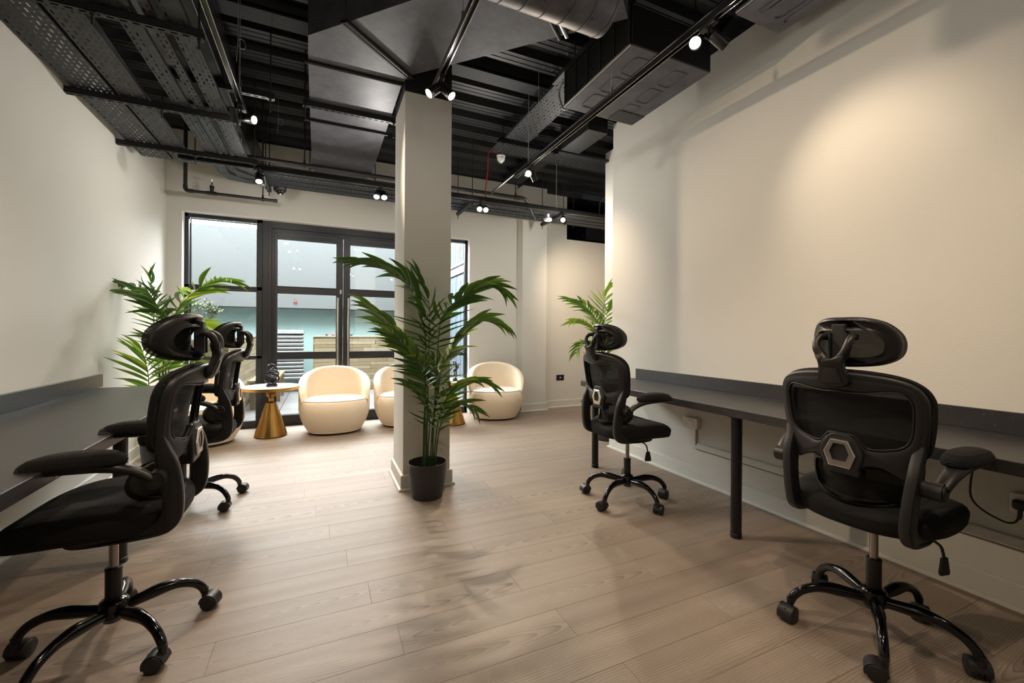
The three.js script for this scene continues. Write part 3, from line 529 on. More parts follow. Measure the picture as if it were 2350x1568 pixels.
spotlight('twin spotlight at the end of the overhead track before the pillar', 0.68, 2.85, -2.66, [[[0.035, 0, 0.02], [0.55, -0.75, 0.42], 1.0], [[-0.035, 0, 0.0], [-0.8, -0.75, 0.1], 1.0]], 0.2);
spotlight('twin spotlight on the far end of the long right track', 1.84, 2.85, -3.70, [[[-0.03, 0, 0.02], [-0.3, -0.35, 0.9], 0.8], [[0.04, 0.0, 0], [0.6, -0.8, -0.2], 0.9, 0.9, 1]], 0.4);
spotlight('brightest twin spotlight, on the near end of the long right track', 1.84, 2.85, -1.6, [[[-0.04, -0.005, -0.05], [-0.72, -0.5, 0.62], 1.0], [[0.045, 0.0, 0.02], [0.8, -0.55, 0.2], 0.5]], 0.2);
spotlight('spotlight on the far track, leftmost over the window', -0.57, 2.79, -4.75, [[[0.0, 0, 0.02], [0.1, -0.85, 0.5], 1.0], [[0.03, -0.01, -0.01], [0.1, -0.9, -0.5], 0.8, 0.9]], 1.0);
spotlight('twin spotlight on the far track above the glazed doors, left of the pillar', 0.565, 2.79, -4.75, [[[-0.033, 0, 0.01], [-0.25, -0.8, 0.55], 1.0], [[0.033, 0, 0.01], [0.0, -0.75, 0.65], 1.0]], 1.6);
spotlight('twin spotlight on the far track just right of the pillar', 1.735, 2.79, -4.75, [[[-0.036, 0, 0.01], [-0.3, -0.55, 0.75], 1.0], [[0.036, 0, 0.01], [-0.2, -0.55, 0.8], 1.0]], 1.6);
spotlight('spotlight on the far track, rightmost beside the white disc sensor', 2.845, 2.79, -4.75, [[[0, 0, 0.01], [-0.4, -0.45, 0.75], 0.8], [[0.036, 0, -0.02], [0.75, -0.6, -0.6], 1.6, 0.8]], 1.6);
// the tracks go on above the camera with more of the same spotlights
spotlight('twin spotlight on the left track overhead, out of the picture', -0.545, 2.85, -1.2, [[[-0.035, 0, 0], [-0.75, -0.8, -0.1], 1.0], [[0.035, 0, 0], [0.1, -1, -0.3], 0.6]], 0.3);
spotlight('twin spotlight on the overhead track, out of the picture', 0.68, 2.85, -0.5, [[[-0.035, 0, 0], [-0.02, -0.42, -1], 0.2, 0.4], [[0.035, 0, 0], [0.6, -1, -0.35], 0.8]], 0.2);
spotlight('twin spotlight on the long right track, out of the picture', 1.84, 2.85, -0.1, [[[-0.035, 0, 0], [-0.4, -1, -0.5], 0.8], [[0.035, 0, 0], [0.6, -0.9, -0.2], 0.4]], 0.2);
// ---------------------------------------------------------------- desks along the walls
const DY = 0.778;
function deskLeg(g, x, z) {
  mesh('leg', [cyl(0.0305, 0.0305, DY - 0.05 - 0.03, x, 0.03, z, 32), cyl(0.045, 0.045, 0.006, x, DY - 0.056, z, 28)], M.leg, g);
  mesh('foot', [lathe([[0, 0], [0.03, 0], [0.0325, 0.004], [0.0325, 0.012], [0.029, 0.016], [0.0325, 0.02], [0.0325, 0.03], [0, 0.03]], 32).translate(x, 0, z)], M.leg, g);
}
{
  const g = thing('desk', 'long black flecked wall desk on round legs along the right wall', 'desk', [0, 0, 0]);
  mesh('worktop', boxUV(new RoundedBoxGeometry(XR - 2.222, 0.05, 3.96, 2, 0.003).translate((XR + 2.222) / 2, DY - 0.025, -3.36 + 1.98), 1, true), M.laminate, g);
  mesh('backsplash', boxUV(new RoundedBoxGeometry(0.02, 0.1, 3.9, 2, 0.002).translate(XR - 0.011, DY + 0.05, -3.30 + 1.95), 1, true), M.laminate, g);
  for (const z of [-3.2, -1.76, -0.32]) deskLeg(g, 2.277, z);
  mesh('cable_slot', [box(2.70, DY - 0.001, -1.93, 2.745, DY + 0.002, -1.63, 0.001)], M.black, g);
}
{
  const g = thing('desk', 'long black flecked wall desk on round legs along the left wall', 'desk', [-1.555, 0, -3.1], 0.0345);
  mesh('worktop', boxUV(new RoundedBoxGeometry(0.715, 0.05, 3.9, 2, 0.003).translate(0.3575, DY - 0.025, -1.17 + 1.95), 1, true), M.laminate, g);
  mesh('backsplash', boxUV(new RoundedBoxGeometry(0.02, 0.1, 3.8, 2, 0.002).translate(0.011, DY + 0.05, -1.26 + 1.9), 1, true), M.laminate, g);
  for (const z of [-1.0, 0.25, 1.6]) deskLeg(g, 0.58, z);
}
// sockets, trunking and cable under the right desk
{
  const t = struct('trim_3', [box(XR - 0.022, 0.272, -2.55, XR, 0.322, 0.3, 0.003), box(XR - 0.022, 0.30, -2.612, XR, 0.44, -2.562, 0.003), box(XR - 0.012, 0.119, -2.60, XR, 0.272, 0.3)], M.trim);
  mesh('seam', [box(XR - 0.024, 0.269, -2.55, XR - 0.01, 0.272, 0.3)], M.joint, t);
  const double = (label, z0, z1, y0) => {
    const g = thing('wall_socket', label, 'socket', [XR, y0, (z0 + z1) / 2]), w = (z1 - z0) / 2;
    mesh('box', box(-0.036, 0, -w, 0, 0.086, w, 0.004), M.socket, g);
    mesh('plate', box(-0.044, -0.001, -w - 0.001, -0.036, 0.087, w + 0.001, 0.003), M.socket, g);
    for (const s of [-1, 1]) mesh('switch', box(-0.048, 0.055, s * 0.014 - 0.008, -0.043, 0.078, s * 0.014 + 0.008, 0.0015), M.socket, g);
    for (const s of [-1, 1]) mesh('pin_holes', [box(-0.0445, 0.05, s * 0.042 - 0.002, -0.0438, 0.059, s * 0.042 + 0.002), ...[-1, 1].map((k) => box(-0.0445, 0.028, s * 0.042 + k * 0.011 - 0.003, -0.0438, 0.032, s * 0.042 + k * 0.011 + 0.003))], M.black, g);
    return g;
  };
  double('white double socket on the right wall under the desk, beside the second chair', -2.675, -2.527, 0.438);
  double('white double socket at the right picture edge with a black plug in it', -0.805, -0.657, 0.438);
  const p = thing('power_cable', 'black power cable looping from the desk to the plug at the right', 'cable', [0, 0, 0]);
  mesh('plug', [box(2.76, 0.462, -0.79, 2.801, 0.505, -0.742, 0.012), sweep([V(2.775, 0.47, -0.766), V(2.772, 0.44, -0.766), V(2.772, 0.425, -0.768)], 0.008, 8, 10)], M.plastic, p);
  mesh('cord', sweep([V(2.772, 0.43, -0.768), V(2.765, 0.405, -0.78), V(2.76, 0.398, -0.81), V(2.74, 0.43, -0.87), V(2.72, 0.48, -0.90), V(2.70, 0.56, -0.895), V(2.69, 0.65, -0.88), V(2.685, DY - 0.05, -0.87)], 0.0042, 48, 10), M.plastic, p);
  const b = thing('wall_socket', 'small black socket plate on the far wall behind the lounge', 'socket', [3.597, 0.488, -6.05]);
  mesh('plate', box(-0.073, -0.045, 0, 0.073, 0.045, 0.008, 0.003), M.socketBlack, b); mesh('switch', box(-0.014, -0.008, 0.008, 0.014, 0.008, 0.011, 0.001), M.socket, b);
  for (const s of [-1, 1]) mesh('screw', new THREE.CylinderGeometry(0.003, 0.003, 0.002, 10).rotateX(Math.PI / 2).translate(s * 0.06, 0, 0.0085), M.socket, b);
}

// ---------------------------------------------------------------- mesh-backed office chairs
const zBack = (x, y) => -0.243 - 0.16 * Math.max(0, y - 0.8) - 0.1 * Math.min(0, y - 0.8) + 1.05 * x * x - 0.16 * Math.max(0, y - 1.03) * (y > 1.03 ? 0.2 : 0);
function radial(out, rings, zf, y0 = 0.9) { // dense filled outline for bent panels
  const n = out.length, pos = [], uv = [], idx = [], c = [0, y0];
  for (let i = 0; i <= rings; i++) for (let j = 0; j < n; j++) { const t = i / rings, x = c[0] + (out[j].x - c[0]) * t, y = c[1] + (out[j].y - c[1]) * t; pos.push(x, y, zf(x, y)); uv.push(x * 20, y * 20); }
  for (let i = 0; i < rings; i++) for (let j = 0; j < n; j++) { const k = (j + 1) % n, a = i * n + j, b = i * n + k, d = a + n, e = b + n; idx.push(a, d, b, b, d, e); }
  const g = new THREE.BufferGeometry(); g.setAttribute('position', new THREE.Float32BufferAttribute(pos, 3)); g.setAttribute('uv', new THREE.Float32BufferAttribute(uv, 2)); g.setIndex(idx); g.computeVertexNormals(); return g;
}
function officeChair() {
  const c = thing('office_chair', 'x', 'office chair', [0, 0, 0], 0, 'office chairs at the wall desks');
  // five-star base
  mesh('hub', [lathe([[0, 0.105], [0.03, 0.105], [0.033, 0.115], [0.04, 0.12], [0.047, 0.128], [0.047, 0.172], [0.04, 0.184], [0.027, 0.187], [0.027, 0.19], [0, 0.19]], 36)], M.gloss, c);
  mesh('sleeve', [lathe([[0, 0.18], [0.0255, 0.18], [0.0255, 0.296], [0.0265, 0.298], [0.0265, 0.306], [0.022, 0.308], [0.016, 0.306], [0, 0.306]], 32)], M.plastic, c);
  mesh('gas_lift', [cyl(0.0145, 0.0145, 0.2, 0, 0.3, 0, 28)], M.satin, c);
  const legShape = sweep([V(0, 0.143, 0.035), V(0, 0.150, 0.09), V(0, 0.156, 0.15), V(0, 0.150, 0.205), V(0, 0.128, 0.255), V(0, 0.098, 0.285), V(0, 0.074, 0.296)], (t) => 0.0195 - 0.0045 * t + 0.0045 * Math.exp(-Math.pow((t - 0.34) / 0.16, 2)), 40, 14, 1.05);
  const wheel = (s) => lathe([[0, -0.011], [0.017, -0.011], [0.0235, -0.009], [0.0255, -0.005], [0.0255, 0.006], [0.023, 0.0095], [0.018, 0.0085], [0.0155, 0.0105], [0, 0.0115]], 28).rotateZ(-s * Math.PI / 2).translate(s * 0.0165, 0.0255, -0.018);
  const hood = (() => { const s = new THREE.Shape(); s.absarc(0, 0, 0.0285, -0.35, Math.PI * 0.98, false); s.absarc(0, 0, 0.0255, Math.PI * 0.98, -0.35, true); return new THREE.ExtrudeGeometry(s, { depth: 0.044, bevelEnabled: true, bevelSize: 0.0015, bevelThickness: 0.0015, bevelSegments: 2, curveSegments: 14 }).translate(0, 0, -0.022).rotateY(Math.PI / 2).translate(0, 0.0255, -0.018); })();
  const casterGeo = join([hood, cyl(0.0105, 0.0115, 0.03, 0, 0.044, 0, 16), box(-0.0045, 0.012, -0.04, 0.0045, 0.05, 0.004, 0.003)]), wheels = join([wheel(1), wheel(-1)]);
  for (let i = 0; i < 5; i++) {
    const l = mesh('leg', legShape, M.gloss, c); l.rotation.y = i * Math.PI * 0.4 + 0.18;
    const k = mesh('caster', casterGeo, M.plasticGrey, l, [0, 0, 0.297]); k.scale.setScalar(1.2); k.rotation.y = [0.6, 2.4, 4.0, 1.5, 5.2][i];
    const w = wheels.clone(); k.geometry = join([casterGeo, w]);
  }
  // seat: waterfall front, piped edge
  {
    const a = 0.25, prof = [[0, 0.012], [0.35, 0.014], [0.62, 0.016], [0.82, 0.010], [0.92, 0.0], [0.975, -0.012], [1.0, -0.028], [1.004, -0.036], [1.0, -0.046], [0.985, -0.072], [0.95, -0.088], [0.86, -0.096], [0, -0.098]];
    const se = (t) => { const cs = Math.cos(t), sn = Math.sin(t), e = 0.62; return [Math.sign(cs) * Math.pow(Math.abs(cs), e), Math.sign(sn) * Math.pow(Math.abs(sn), e)]; };
    const g = grid((u, v) => {
      const i = Math.min(prof.length - 2, Math.floor(v * (prof.length - 1))), f = v * (prof.length - 1) - i, r = prof[i][0] + (prof[i + 1][0] - prof[i][0]) * f, h = prof[i][1] + (prof[i + 1][1] - prof[i][1]) * f;
      const [p, q] = se(u * Math.PI * 2), z = 0.02 + q * r * 0.262, x = p * r * a * (q > 0 ? 1 - 0.06 * q * r : 1 - 0.10 * q * q * r);
      const top = v < 0.55 ? 1 : 0.55, fwd = Math.max(0, z - 0.03) / 0.25, back = Math.max(0, -z - 0.1) / 0.15;
      const y = 0.585 + h - 0.052 * fwd * fwd * top - 0.012 * (1 - (p * r) ** 2) * top * (1 - fwd) + 0.012 * Math.abs(p * r) ** 2 * top - (v > 0.5 ? 0.0 : 0.012 * back);
      return [x, y, z];
    }, 72, 36);
    mesh('seat', g, M.fabric, c);
    mesh('seat_pan', [box(-0.15, 0.47, -0.13, 0.15, 0.492, 0.12, 0.01), box(-0.06, 0.452, -0.1, 0.06, 0.475, 0.11, 0.01), cyl(0.03, 0.024, 0.03, 0, 0.43, 0, 24)], M.plastic, c);
    mesh('tension_knob', [cyl(0.026, 0.023, 0.045, 0, 0.412, 0.085, 26), ...Array.from({ length: 18 }, (_, i) => box(-0.0015, 0.414, 0.0, 0.0015, 0.452, 0.0015).translate(0, 0, 0.0243).rotateY(i * Math.PI / 9).translate(0, 0, 0.085))], M.plastic, c);
    const lv = mesh('lever', sweep([V(-0.04, 0.468, 0.0), V(-0.15, 0.462, 0.0), V(-0.195, 0.448, 0.005), V(-0.205, 0.42, 0.008), V(-0.207, 0.395, 0.01)], 0.0048, 28, 10), M.plastic, c);
    const pad = new THREE.ExtrudeGeometry(new THREE.Shape([[-0.011, 0.03], [0.011, 0.03], [0.021, -0.022], [0.018, -0.03], [-0.018, -0.03], [-0.021, -0.022]].map(([x, y]) => new THREE.Vector2(x, y))), { depth: 0.006, bevelEnabled: true, bevelSize: 0.002, bevelThickness: 0.002, bevelSegments: 2 }).translate(0, 0, -0.003);
    mesh('paddle', pad.rotateY(-Math.PI / 2 - 0.25).translate(-0.207, 0.372, 0.012), M.plastic, lv);
  }
  // back frame with its two openings
  const T = 0.024;
  {
    const outer = outline(mirror([[0, 1.084], [0.09, 1.081], [0.165, 1.068], [0.212, 1.044], [0.236, 1.005], [0.240, 0.95], [0.234, 0.87], [0.224, 0.80], [0.214, 0.745], [0.200, 0.712], [0.178, 0.706], [0.150, 0.722], [0.115, 0.737], [0.075, 0.732], [0.05, 0.714], [0.028, 0.702], [0, 0.70]]), 200);
    const win = outline(mirror([[0, 1.008], [0.06, 1.006], [0.12, 1.014], [0.166, 1.020], [0.191, 1.010], [0.204, 0.975], [0.202, 0.91], [0.193, 0.857], [0.172, 0.826], [0.135, 0.811], [0.092, 0.803], [0.066, 0.812], [0.047, 0.838], [0.034, 0.845], [0, 0.845]]), 200);
    const cast = (pts, a, c) => { // where a ray from c at angle a meets the outline
      const dx = Math.sin(a), dy = Math.cos(a); let best = 0;
      for (let i = 0; i < pts.length; i++) { const p = pts[i], q = pts[(i + 1) % pts.length], ex = q.x - p.x, ey = q.y - p.y, det = ex * dy - ey * dx; if (Math.abs(det) < 1e-12) continue; const px = p.x - c[0], py = p.y - c[1], t = (ex * py - ey * px) / -det * -1, u = (dx * py - dy * px) / -det * -1; if (u >= 0 && u <= 1 && t > best) best = t; }
      return [c[0] + dx * best, c[1] + dy * best];
    };
    // section of the moulded frame: share of the way from rim to window, offset from the middle of its thickness
    const ringGrid = (out, inn, c, sec, zf, nu = 160) => { const n = sec.length; return grid((u, v) => { const a = u * Math.PI * 2, O = cast(out, a, c), I = cast(inn, a, c), k = Math.min(n - 1, Math.round(v * (n - 1))), [sh, d] = sec[k], x = O[0] + (I[0] - O[0]) * sh, y = O[1] + (I[1] - O[1]) * sh; return [x, y, zf(x, y) + d]; }, nu, n - 1); };
    mesh('back_frame', ringGrid(outer, win, [0, 0.91], [[0, 0.004], [0, -0.002], [0.02, -0.008], [0.07, -0.013], [0.16, -0.0155], [0.3, -0.0135], [0.36, -0.0155], [0.5, -0.017], [0.68, -0.0165], [0.84, -0.014], [0.94, -0.009], [0.985, -0.003], [1, 0.004], [0.98, 0.010], [0.5, 0.012], [0.04, 0.010], [0, 0.004]], zBack), M.plasticGrey, c);
    const lip = Array.from({ length: 120 }, (_, i) => { const [x, y] = cast(win, i / 120 * Math.PI * 2, [0, 0.91]); return V(x, y, zBack(x, y) - 0.011); });
    mesh('window_lip', sweep(curve(lip, true), 0.0032, 160, 6, 1, false), M.plasticGrey, c);
    const panel = outline(mirror([[0, 1.083], [0.09, 1.08], [0.165, 1.067], [0.212, 1.043], [0.237, 1.005], [0.240, 0.95], [0.232, 0.87], [0.221, 0.815], [0.20, 0.79], [0.14, 0.78], [0, 0.778]]), 120);
    const pm = mesh('back_mesh', radial(panel, 8, (x, y) => zBack(x, y) + 0.028 + 0.006), M.mesh, c);
    mesh('mesh_edge', sweep(curve(panel.map((p) => V(p.x, p.y, zBack(p.x, p.y) + 0.026)), true), 0.0095, 120, 8, 1, false), M.padRib, c);
    // chrome hexagon
    const hexo = [[-0.030, 0.822], [0.030, 0.822], [0.054, 0.77], [0.036, 0.718], [-0.036, 0.718], [-0.054, 0.77]].map(([x, y]) => new THREE.Vector2(x, y)), hexi = [[-0.021, 0.811], [0.021, 0.811], [0.037, 0.772], [0.025, 0.739], [-0.025, 0.739], [-0.037, 0.772]].map(([x, y]) => new THREE.Vector2(x, y));
    const bo = outline(mirror([[0, 0.846], [0.03, 0.843], [0.052, 0.82], [0.072, 0.775], [0.055, 0.715], [0.03, 0.703], [0, 0.701]]), 60);
    mesh('badge_plate', plate(bo, [], 0.02, 0.006).translate(0, 0, -0.254), M.plasticGrey, c);
    tag(mesh('badge', plate(hexo, [hexi], 0.012, 0.004).translate(0, 0, -0.268), M.chrome, c), 'chrome hexagon on the backrest');
  }
  // side arms: uprights that turn forward under the seat, armrests that flip up
  const prof = [[-0.208, 0.85], [-0.226, 0.80], [-0.250, 0.74], [-0.262, 0.66], [-0.264, 0.58], [-0.254, 0.522], [-0.226, 0.488], [-0.18, 0.474], [-0.08, 0.468], [0.03, 0.464], [0.068, 0.472], [0.074, 0.488], [0.05, 0.50], [-0.06, 0.506], [-0.15, 0.514], [-0.186, 0.536], [-0.2, 0.58], [-0.2, 0.64], [-0.192, 0.70], [-0.19, 0.76], [-0.194, 0.80], [-0.198, 0.845]];
  const armShape = plate(outline(prof.map(([z, y]) => [z, y]), 90), [], 0.034, 0.008);
  for (const s of [-1, 1]) {
    const g = armShape.clone().rotateY(-Math.PI / 2);        // profile x becomes z
    const p = g.attributes.position;
    for (let i = 0; i < p.count; i++) { const y = p.getY(i); p.setX(i, p.getX(i) + s * (0.188 + 0.019 * Math.max(0, Math.min(1, (y - 0.55) / 0.2)) + 0.06 * Math.max(0, y - 0.78) - 0.02 * Math.max(0, p.getZ(i) + 0.1) / 0.17)); }
    g.computeVertexNormals();
    const up = mesh('side_arm', toCreasedNormals(g, 0.7), M.plasticGrey, c);
    const ar = mesh('armrest', [rod(V(s * 0.2, 0.697, -0.198), V(s * 0.272, 0.697, -0.198), 0.0305, 28), rod(V(s * 0.236, 0.697, -0.198), V(s * 0.239, 0.697, -0.198), 0.0312, 28), rod(V(s * 0.27, 0.697, -0.198), V(s * 0.277, 0.697, -0.198), 0.023, 28),
      sweep([V(s * 0.262, 0.706, -0.19), V(s * 0.266, 0.735, -0.15), V(s * 0.27, 0.757, -0.1), V(s * 0.27, 0.768, -0.04), V(s * 0.27, 0.772, 0.03), V(s * 0.27, 0.774, 0.10), V(s * 0.268, 0.776, 0.135)], (t) => 0.022 + 0.014 * Math.sin(Math.min(1, t * 1.2) * Math.PI / 2), 30, 14, 0.62)], M.plastic, c);
    const padO = (u, v) => { // pillow-like arm pad
      const t = u * Math.PI * 2, cs = Math.cos(t), sn = Math.sin(t), L = 0.135, W = 0.046; const e = 0.75, X = Math.sign(cs) * Math.pow(Math.abs(cs), e), Z = Math.sign(sn) * Math.pow(Math.abs(sn), e);
      const pr = [[0, 0.042], [0.5, 0.040], [0.8, 0.033], [0.96, 0.018], [1, 0.004], [0.97, -0.005], [0.8, -0.008], [0, -0.008]], i = Math.min(pr.length - 2, Math.floor(v * (pr.length - 1))), f = v * (pr.length - 1) - i, r = pr[i][0] + (pr[i + 1][0] - pr[i][0]) * f, h = pr[i][1] + (pr[i + 1][1] - pr[i][1]) * f;
      const z = Z * r * L; return [s * (0.27 + 0.008 * z / L) + X * r * W * (1 - 0.12 * Z), 0.781 + h - 0.012 * Math.max(0, z / L) ** 2 - 0.006 * Math.min(0, z / L) ** 2, z + 0.012];
    };
    const pg = grid(padO, 48, 21), q = pg.attributes.position, uvs = pg.attributes.uv; for (let i = 0; i < q.count; i++) uvs.setXY(i, q.getX(i) * 20, q.getZ(i) * 34);
    mesh('arm_pad', pg, M.padRib, ar);
  }
  // lumbar support between the uprights
  {
    const zl = (x, y) => -0.222 + 4.2 * x * x - 0.12 * (y - 0.66) ;
    const lo = outline(mirror([[0, 0.735], [0.10, 0.735], [0.148, 0.722], [0.168, 0.68], [0.163, 0.63], [0.135, 0.592], [0.08, 0.578], [0, 0.575]]), 90), li = outline(mirror([[0, 0.722], [0.1, 0.72], [0.138, 0.706], [0.15, 0.675], [0.146, 0.635], [0.122, 0.606], [0.075, 0.595], [0, 0.592]]), 80);
    mesh('lumbar_frame', bend(plate(lo, [li], 0.02, 0.005), zl), M.plastic, c);
    mesh('lumbar_mesh', radial(lo, 6, (x, y) => zl(x, y) + 0.018, 0.66), M.mesh, c);
    mesh('lumbar_bracket', [box(-0.06, 0.69, -0.262, 0.06, 0.73, -0.205, 0.008)], M.plastic, c);
  }
  // headrest on its forked bracket
  {
    const zh = (x, y) => -0.268 + 5.2 * x * x - 0.10 * Math.abs(y - 1.19);
    const zr = (x) => -0.262 + 5.2 * x * x;
    const ho = outline(mirror([[0, 1.288], [0.06, 1.285], [0.108, 1.266], [0.138, 1.226], [0.146, 1.18], [0.136, 1.138], [0.105, 1.113], [0.06, 1.103], [0, 1.10]]), 100), hi = outline(mirror([[0, 1.248], [0.055, 1.250], [0.096, 1.240], [0.121, 1.208], [0.126, 1.176], [0.117, 1.146], [0.09, 1.130], [0.045, 1.125], [0, 1.124]]), 80);
    const fr = plate(ho, [hi], 0.034, 0.012);
    mesh('headrest_frame', bend(fr, (x) => zr(x), 0.9), M.plastic, c);
    mesh('headrest_mesh', radial(ho.map((p) => new THREE.Vector2(p.x * 1.01, 1.19 + (p.y - 1.19) * 1.01)), 6, (x, y) => zr(x) + 0.022 + 0.004, 1.19), M.mesh, c);
    mesh('headrest_post', [box(-0.023, 1.115, -0.284, 0.023, 1.262, -0.252, 0.005), box(-0.03, 1.13, -0.29, -0.024, 1.23, -0.262), box(0.024, 1.13, -0.29, 0.03, 1.23, -0.262)], M.plasticGrey, c);
    const zs = (y) => y < 1.12 ? -0.302 - 0.34 * (y - 1.03) : -0.333 + 2.2 * (y - 1.12) * (y - 1.12) * 3;
    const st = outline([[-0.049, 1.04], [0, 1.022], [0.049, 1.04], [0.045, 1.08], [0.041, 1.11], [0.046, 1.14], [0.056, 1.168], [0.048, 1.176], [0.032, 1.163], [0.014, 1.14], [0, 1.133], [-0.014, 1.14], [-0.032, 1.163], [-0.048, 1.176], [-0.056, 1.168], [-0.046, 1.14], [-0.041, 1.11], [-0.045, 1.08]], 90);
    const arms = [-1, 1].map((s) => sweep([V(s * 0.040, 1.15, -0.332), V(s * 0.050, 1.172, -0.331), V(s * 0.054, 1.197, -0.321), V(s * 0.052, 1.212, -0.302), V(s * 0.046, 1.214, -0.282), V(s * 0.04, 1.212, -0.27)], (t) => 0.0135 - 0.002 * t, 20, 12, 1.1));
    mesh('headrest_bracket', [bend(plate(st, [], 0.03, 0.007), (x, y) => zs(Math.min(y, 1.15))), ...arms, rod(V(-0.058, 1.213, -0.272), V(0.058, 1.213, -0.272), 0.0115, 18)], M.plastic, c);
    mesh('bracket_cover', [plate([[-0.022, 1.098], [0.022, 1.098], [0.034, 1.04], [-0.034, 1.04]].map(([x, y]) => new THREE.Vector2(x, y)), [], 0.006, 0.002).rotateX(0).translate(0, 0, 0)].map((g) => bend(g, (x, y) => zs(y) - 0.0155)), M.plasticGrey, c);
  }
  return c;
}
{
  const c = officeChair();
  const D = Math.PI / 180;
  c.position.set(2.067, 0, -0.967); c.rotation.y = (180 - 87.1) * D;
  c.userData.label = 'black mesh office chair at the right desk, nearest, with its back to the camera';
  const base = (o, ph, turn) => { if (turn !== undefined) o.userData.turn = turn; let i = 0; for (const k of o.children) if (k.name === 'leg') k.rotation.set(0, Math.PI / 2 - o.userData.turn - ph + 0.4 * Math.PI * i++, 0); delete o.userData.turn; return o; };
  c.userData.turn = (180 - 87.1) * D; base(c, 0.09);
  base(copyOf(c, 'black mesh office chair at the far end of the right desk', [2.051, 0, -2.481], (180 - 91.3) * D), 0.27, (180 - 91.3) * D);
  base(copyOf(c, 'black mesh office chair at the left desk, nearest, cut by the left edge', [-0.73, 0, -2.114], (180 + 90.5) * D), 0.78, (180 + 90.5) * D);
  base(copyOf(c, 'black mesh office chair at the far end of the left desk, behind the nearest one', [-0.812, 0, -3.593], (180 + 89.1) * D), 0.66, (180 + 89.1) * D);
}

// ---------------------------------------------------------------- cream tub chairs
function tubChair() {
  const c = thing('tub_chair', 'x', 'lounge chair', [0, 0, 0], 0, 'cream tub chairs in front of the glazing');
  const se = (t, e = 0.86) => { const cs = Math.cos(t), sn = Math.sin(t); return [Math.sign(cs) * Math.pow(Math.abs(cs), e), Math.sign(sn) * Math.pow(Math.abs(sn), e)]; };
  mesh('plinth', grid((u, v) => { const [p, q] = se(u * Math.PI * 2); const k = v < 0.5 ? 1 : 1 - (v - 0.5) * 2; return [p * 0.272 * k, v < 0.5 ? v * 0.07 : 0.035, q * 0.255 * k]; }, 48, 4), M.black, c);
  const bp = [[0.285, 0.022], [0.302, 0.024], [0.325, 0.06], [0.362, 0.13], [0.390, 0.21], [0.404, 0.28], [0.404, 0.33], [0.394, 0.375], [0.378, 0.402], [0.366, 0.408], [0.2, 0.408]];
  const bc = curve(bp.map(([r, y]) => V(r, y, 0)));
  mesh('body', grid((u, v) => { const [p, q] = se(u * Math.PI * 2), P = bc.getPoint(v); return [p * P.x, P.y, q * P.x * 0.90]; }, 72, 40), M.leather, c);
  mesh('hem', sweep(curve(Array.from({ length: 48 }, (_, i) => { const [p, q] = se(i / 48 * Math.PI * 2); return V(p * 0.305, 0.034, q * 0.305 * 0.9); }), true), 0.007, 120, 6, 1, false), M.leather, c);
  // domed seat, held inside the back
  const sp = (u, r) => { const [p, q] = se(u * Math.PI * 2); return [p * r * 0.372, q * r * 0.335]; };
  mesh('seat', grid((u, v) => { const r = Math.sin(v * Math.PI / 2), [x, z] = sp(u, Math.min(1, r)); return [x, 0.402 + 0.026 * Math.cos(v * Math.PI / 2) ** 0.7, z]; }, 64, 16), M.seatLeather, c);
  mesh('piping', sweep(curve(Array.from({ length: 56 }, (_, i) => { const [x, z] = sp(i / 56, 1.0); return V(x, 0.408, z); }), true), 0.006, 140, 8, 1, false), M.piping, c);
  // wrap-around back: angle a from the rear
  const A = 2.02, top = (a) => 0.40 + 0.385 * Math.pow(Math.max(0, Math.cos(a / A * Math.PI / 2)), 0.52);
  const RX = 0.405, RZ = 0.372, rim = (a) => { const h = top(a); return [h]; };
  const pt = (a, R, y) => { const k = 1 - 0.10 * Math.max(0, (y - 0.50) / 0.28) ** 2, e = se(a - Math.PI / 2, 0.9); return [e[0] * (RX - R) * k, y, e[1] * (RZ - R) * k]; };
  const th = 0.085;
  const back = grid((u, v) => {
    const a = (u * 2 - 1) * A, h = top(a), edge = Math.min(1, (1 - Math.abs(u * 2 - 1)) * 9), t2 = th * (0.35 + 0.65 * edge), lo = 0.30;
    if (v < 0.4) return pt(a, 0.0 + 0.0, lo + (h - 0.03 - lo) * v / 0.4);
    if (v < 0.6) { const w = (v - 0.4) / 0.2 * Math.PI, m = t2 / 2; return pt(a, m - m * Math.cos(w), h - 0.03 + 0.03 * Math.sin(w)); }
    return pt(a, t2 + 0.012 * Math.sin((v - 0.6) / 0.4 * Math.PI / 2), h - 0.03 - (h - 0.03 - 0.36) * (v - 0.6) / 0.4);
  }, 90, 40);
  mesh('backrest', back, M.leather, c);
  mesh('piping', sweep(curve(Array.from({ length: 41 }, (_, i) => { const a = (i / 40 * 2 - 1) * A * 0.985; return V(...pt(a, -0.002, top(a) - 0.022)); })), 0.0055, 140, 8), M.piping, c);
  return c;
}
{
  const c = tubChair();
  c.position.set(0.148, 0, -5.655); c.rotation.y = 0.0;
  c.userData.label = 'cream leather tub chair between the round table and the pillar, fully visible before the doors';
  copyOf(c, 'cream leather tub chair at the far left, mostly hidden by the left office chairs', [-1.20, 0, -5.56], 0.35);
  copyOf(c, 'cream leather tub chair half hidden behind the pillar', [1.02, 0, -5.74], -0.1);
  copyOf(c, 'cream leather tub chair at the right, before the plain wall and pilaster', [2.29, 0, -5.68], -0.30);
}
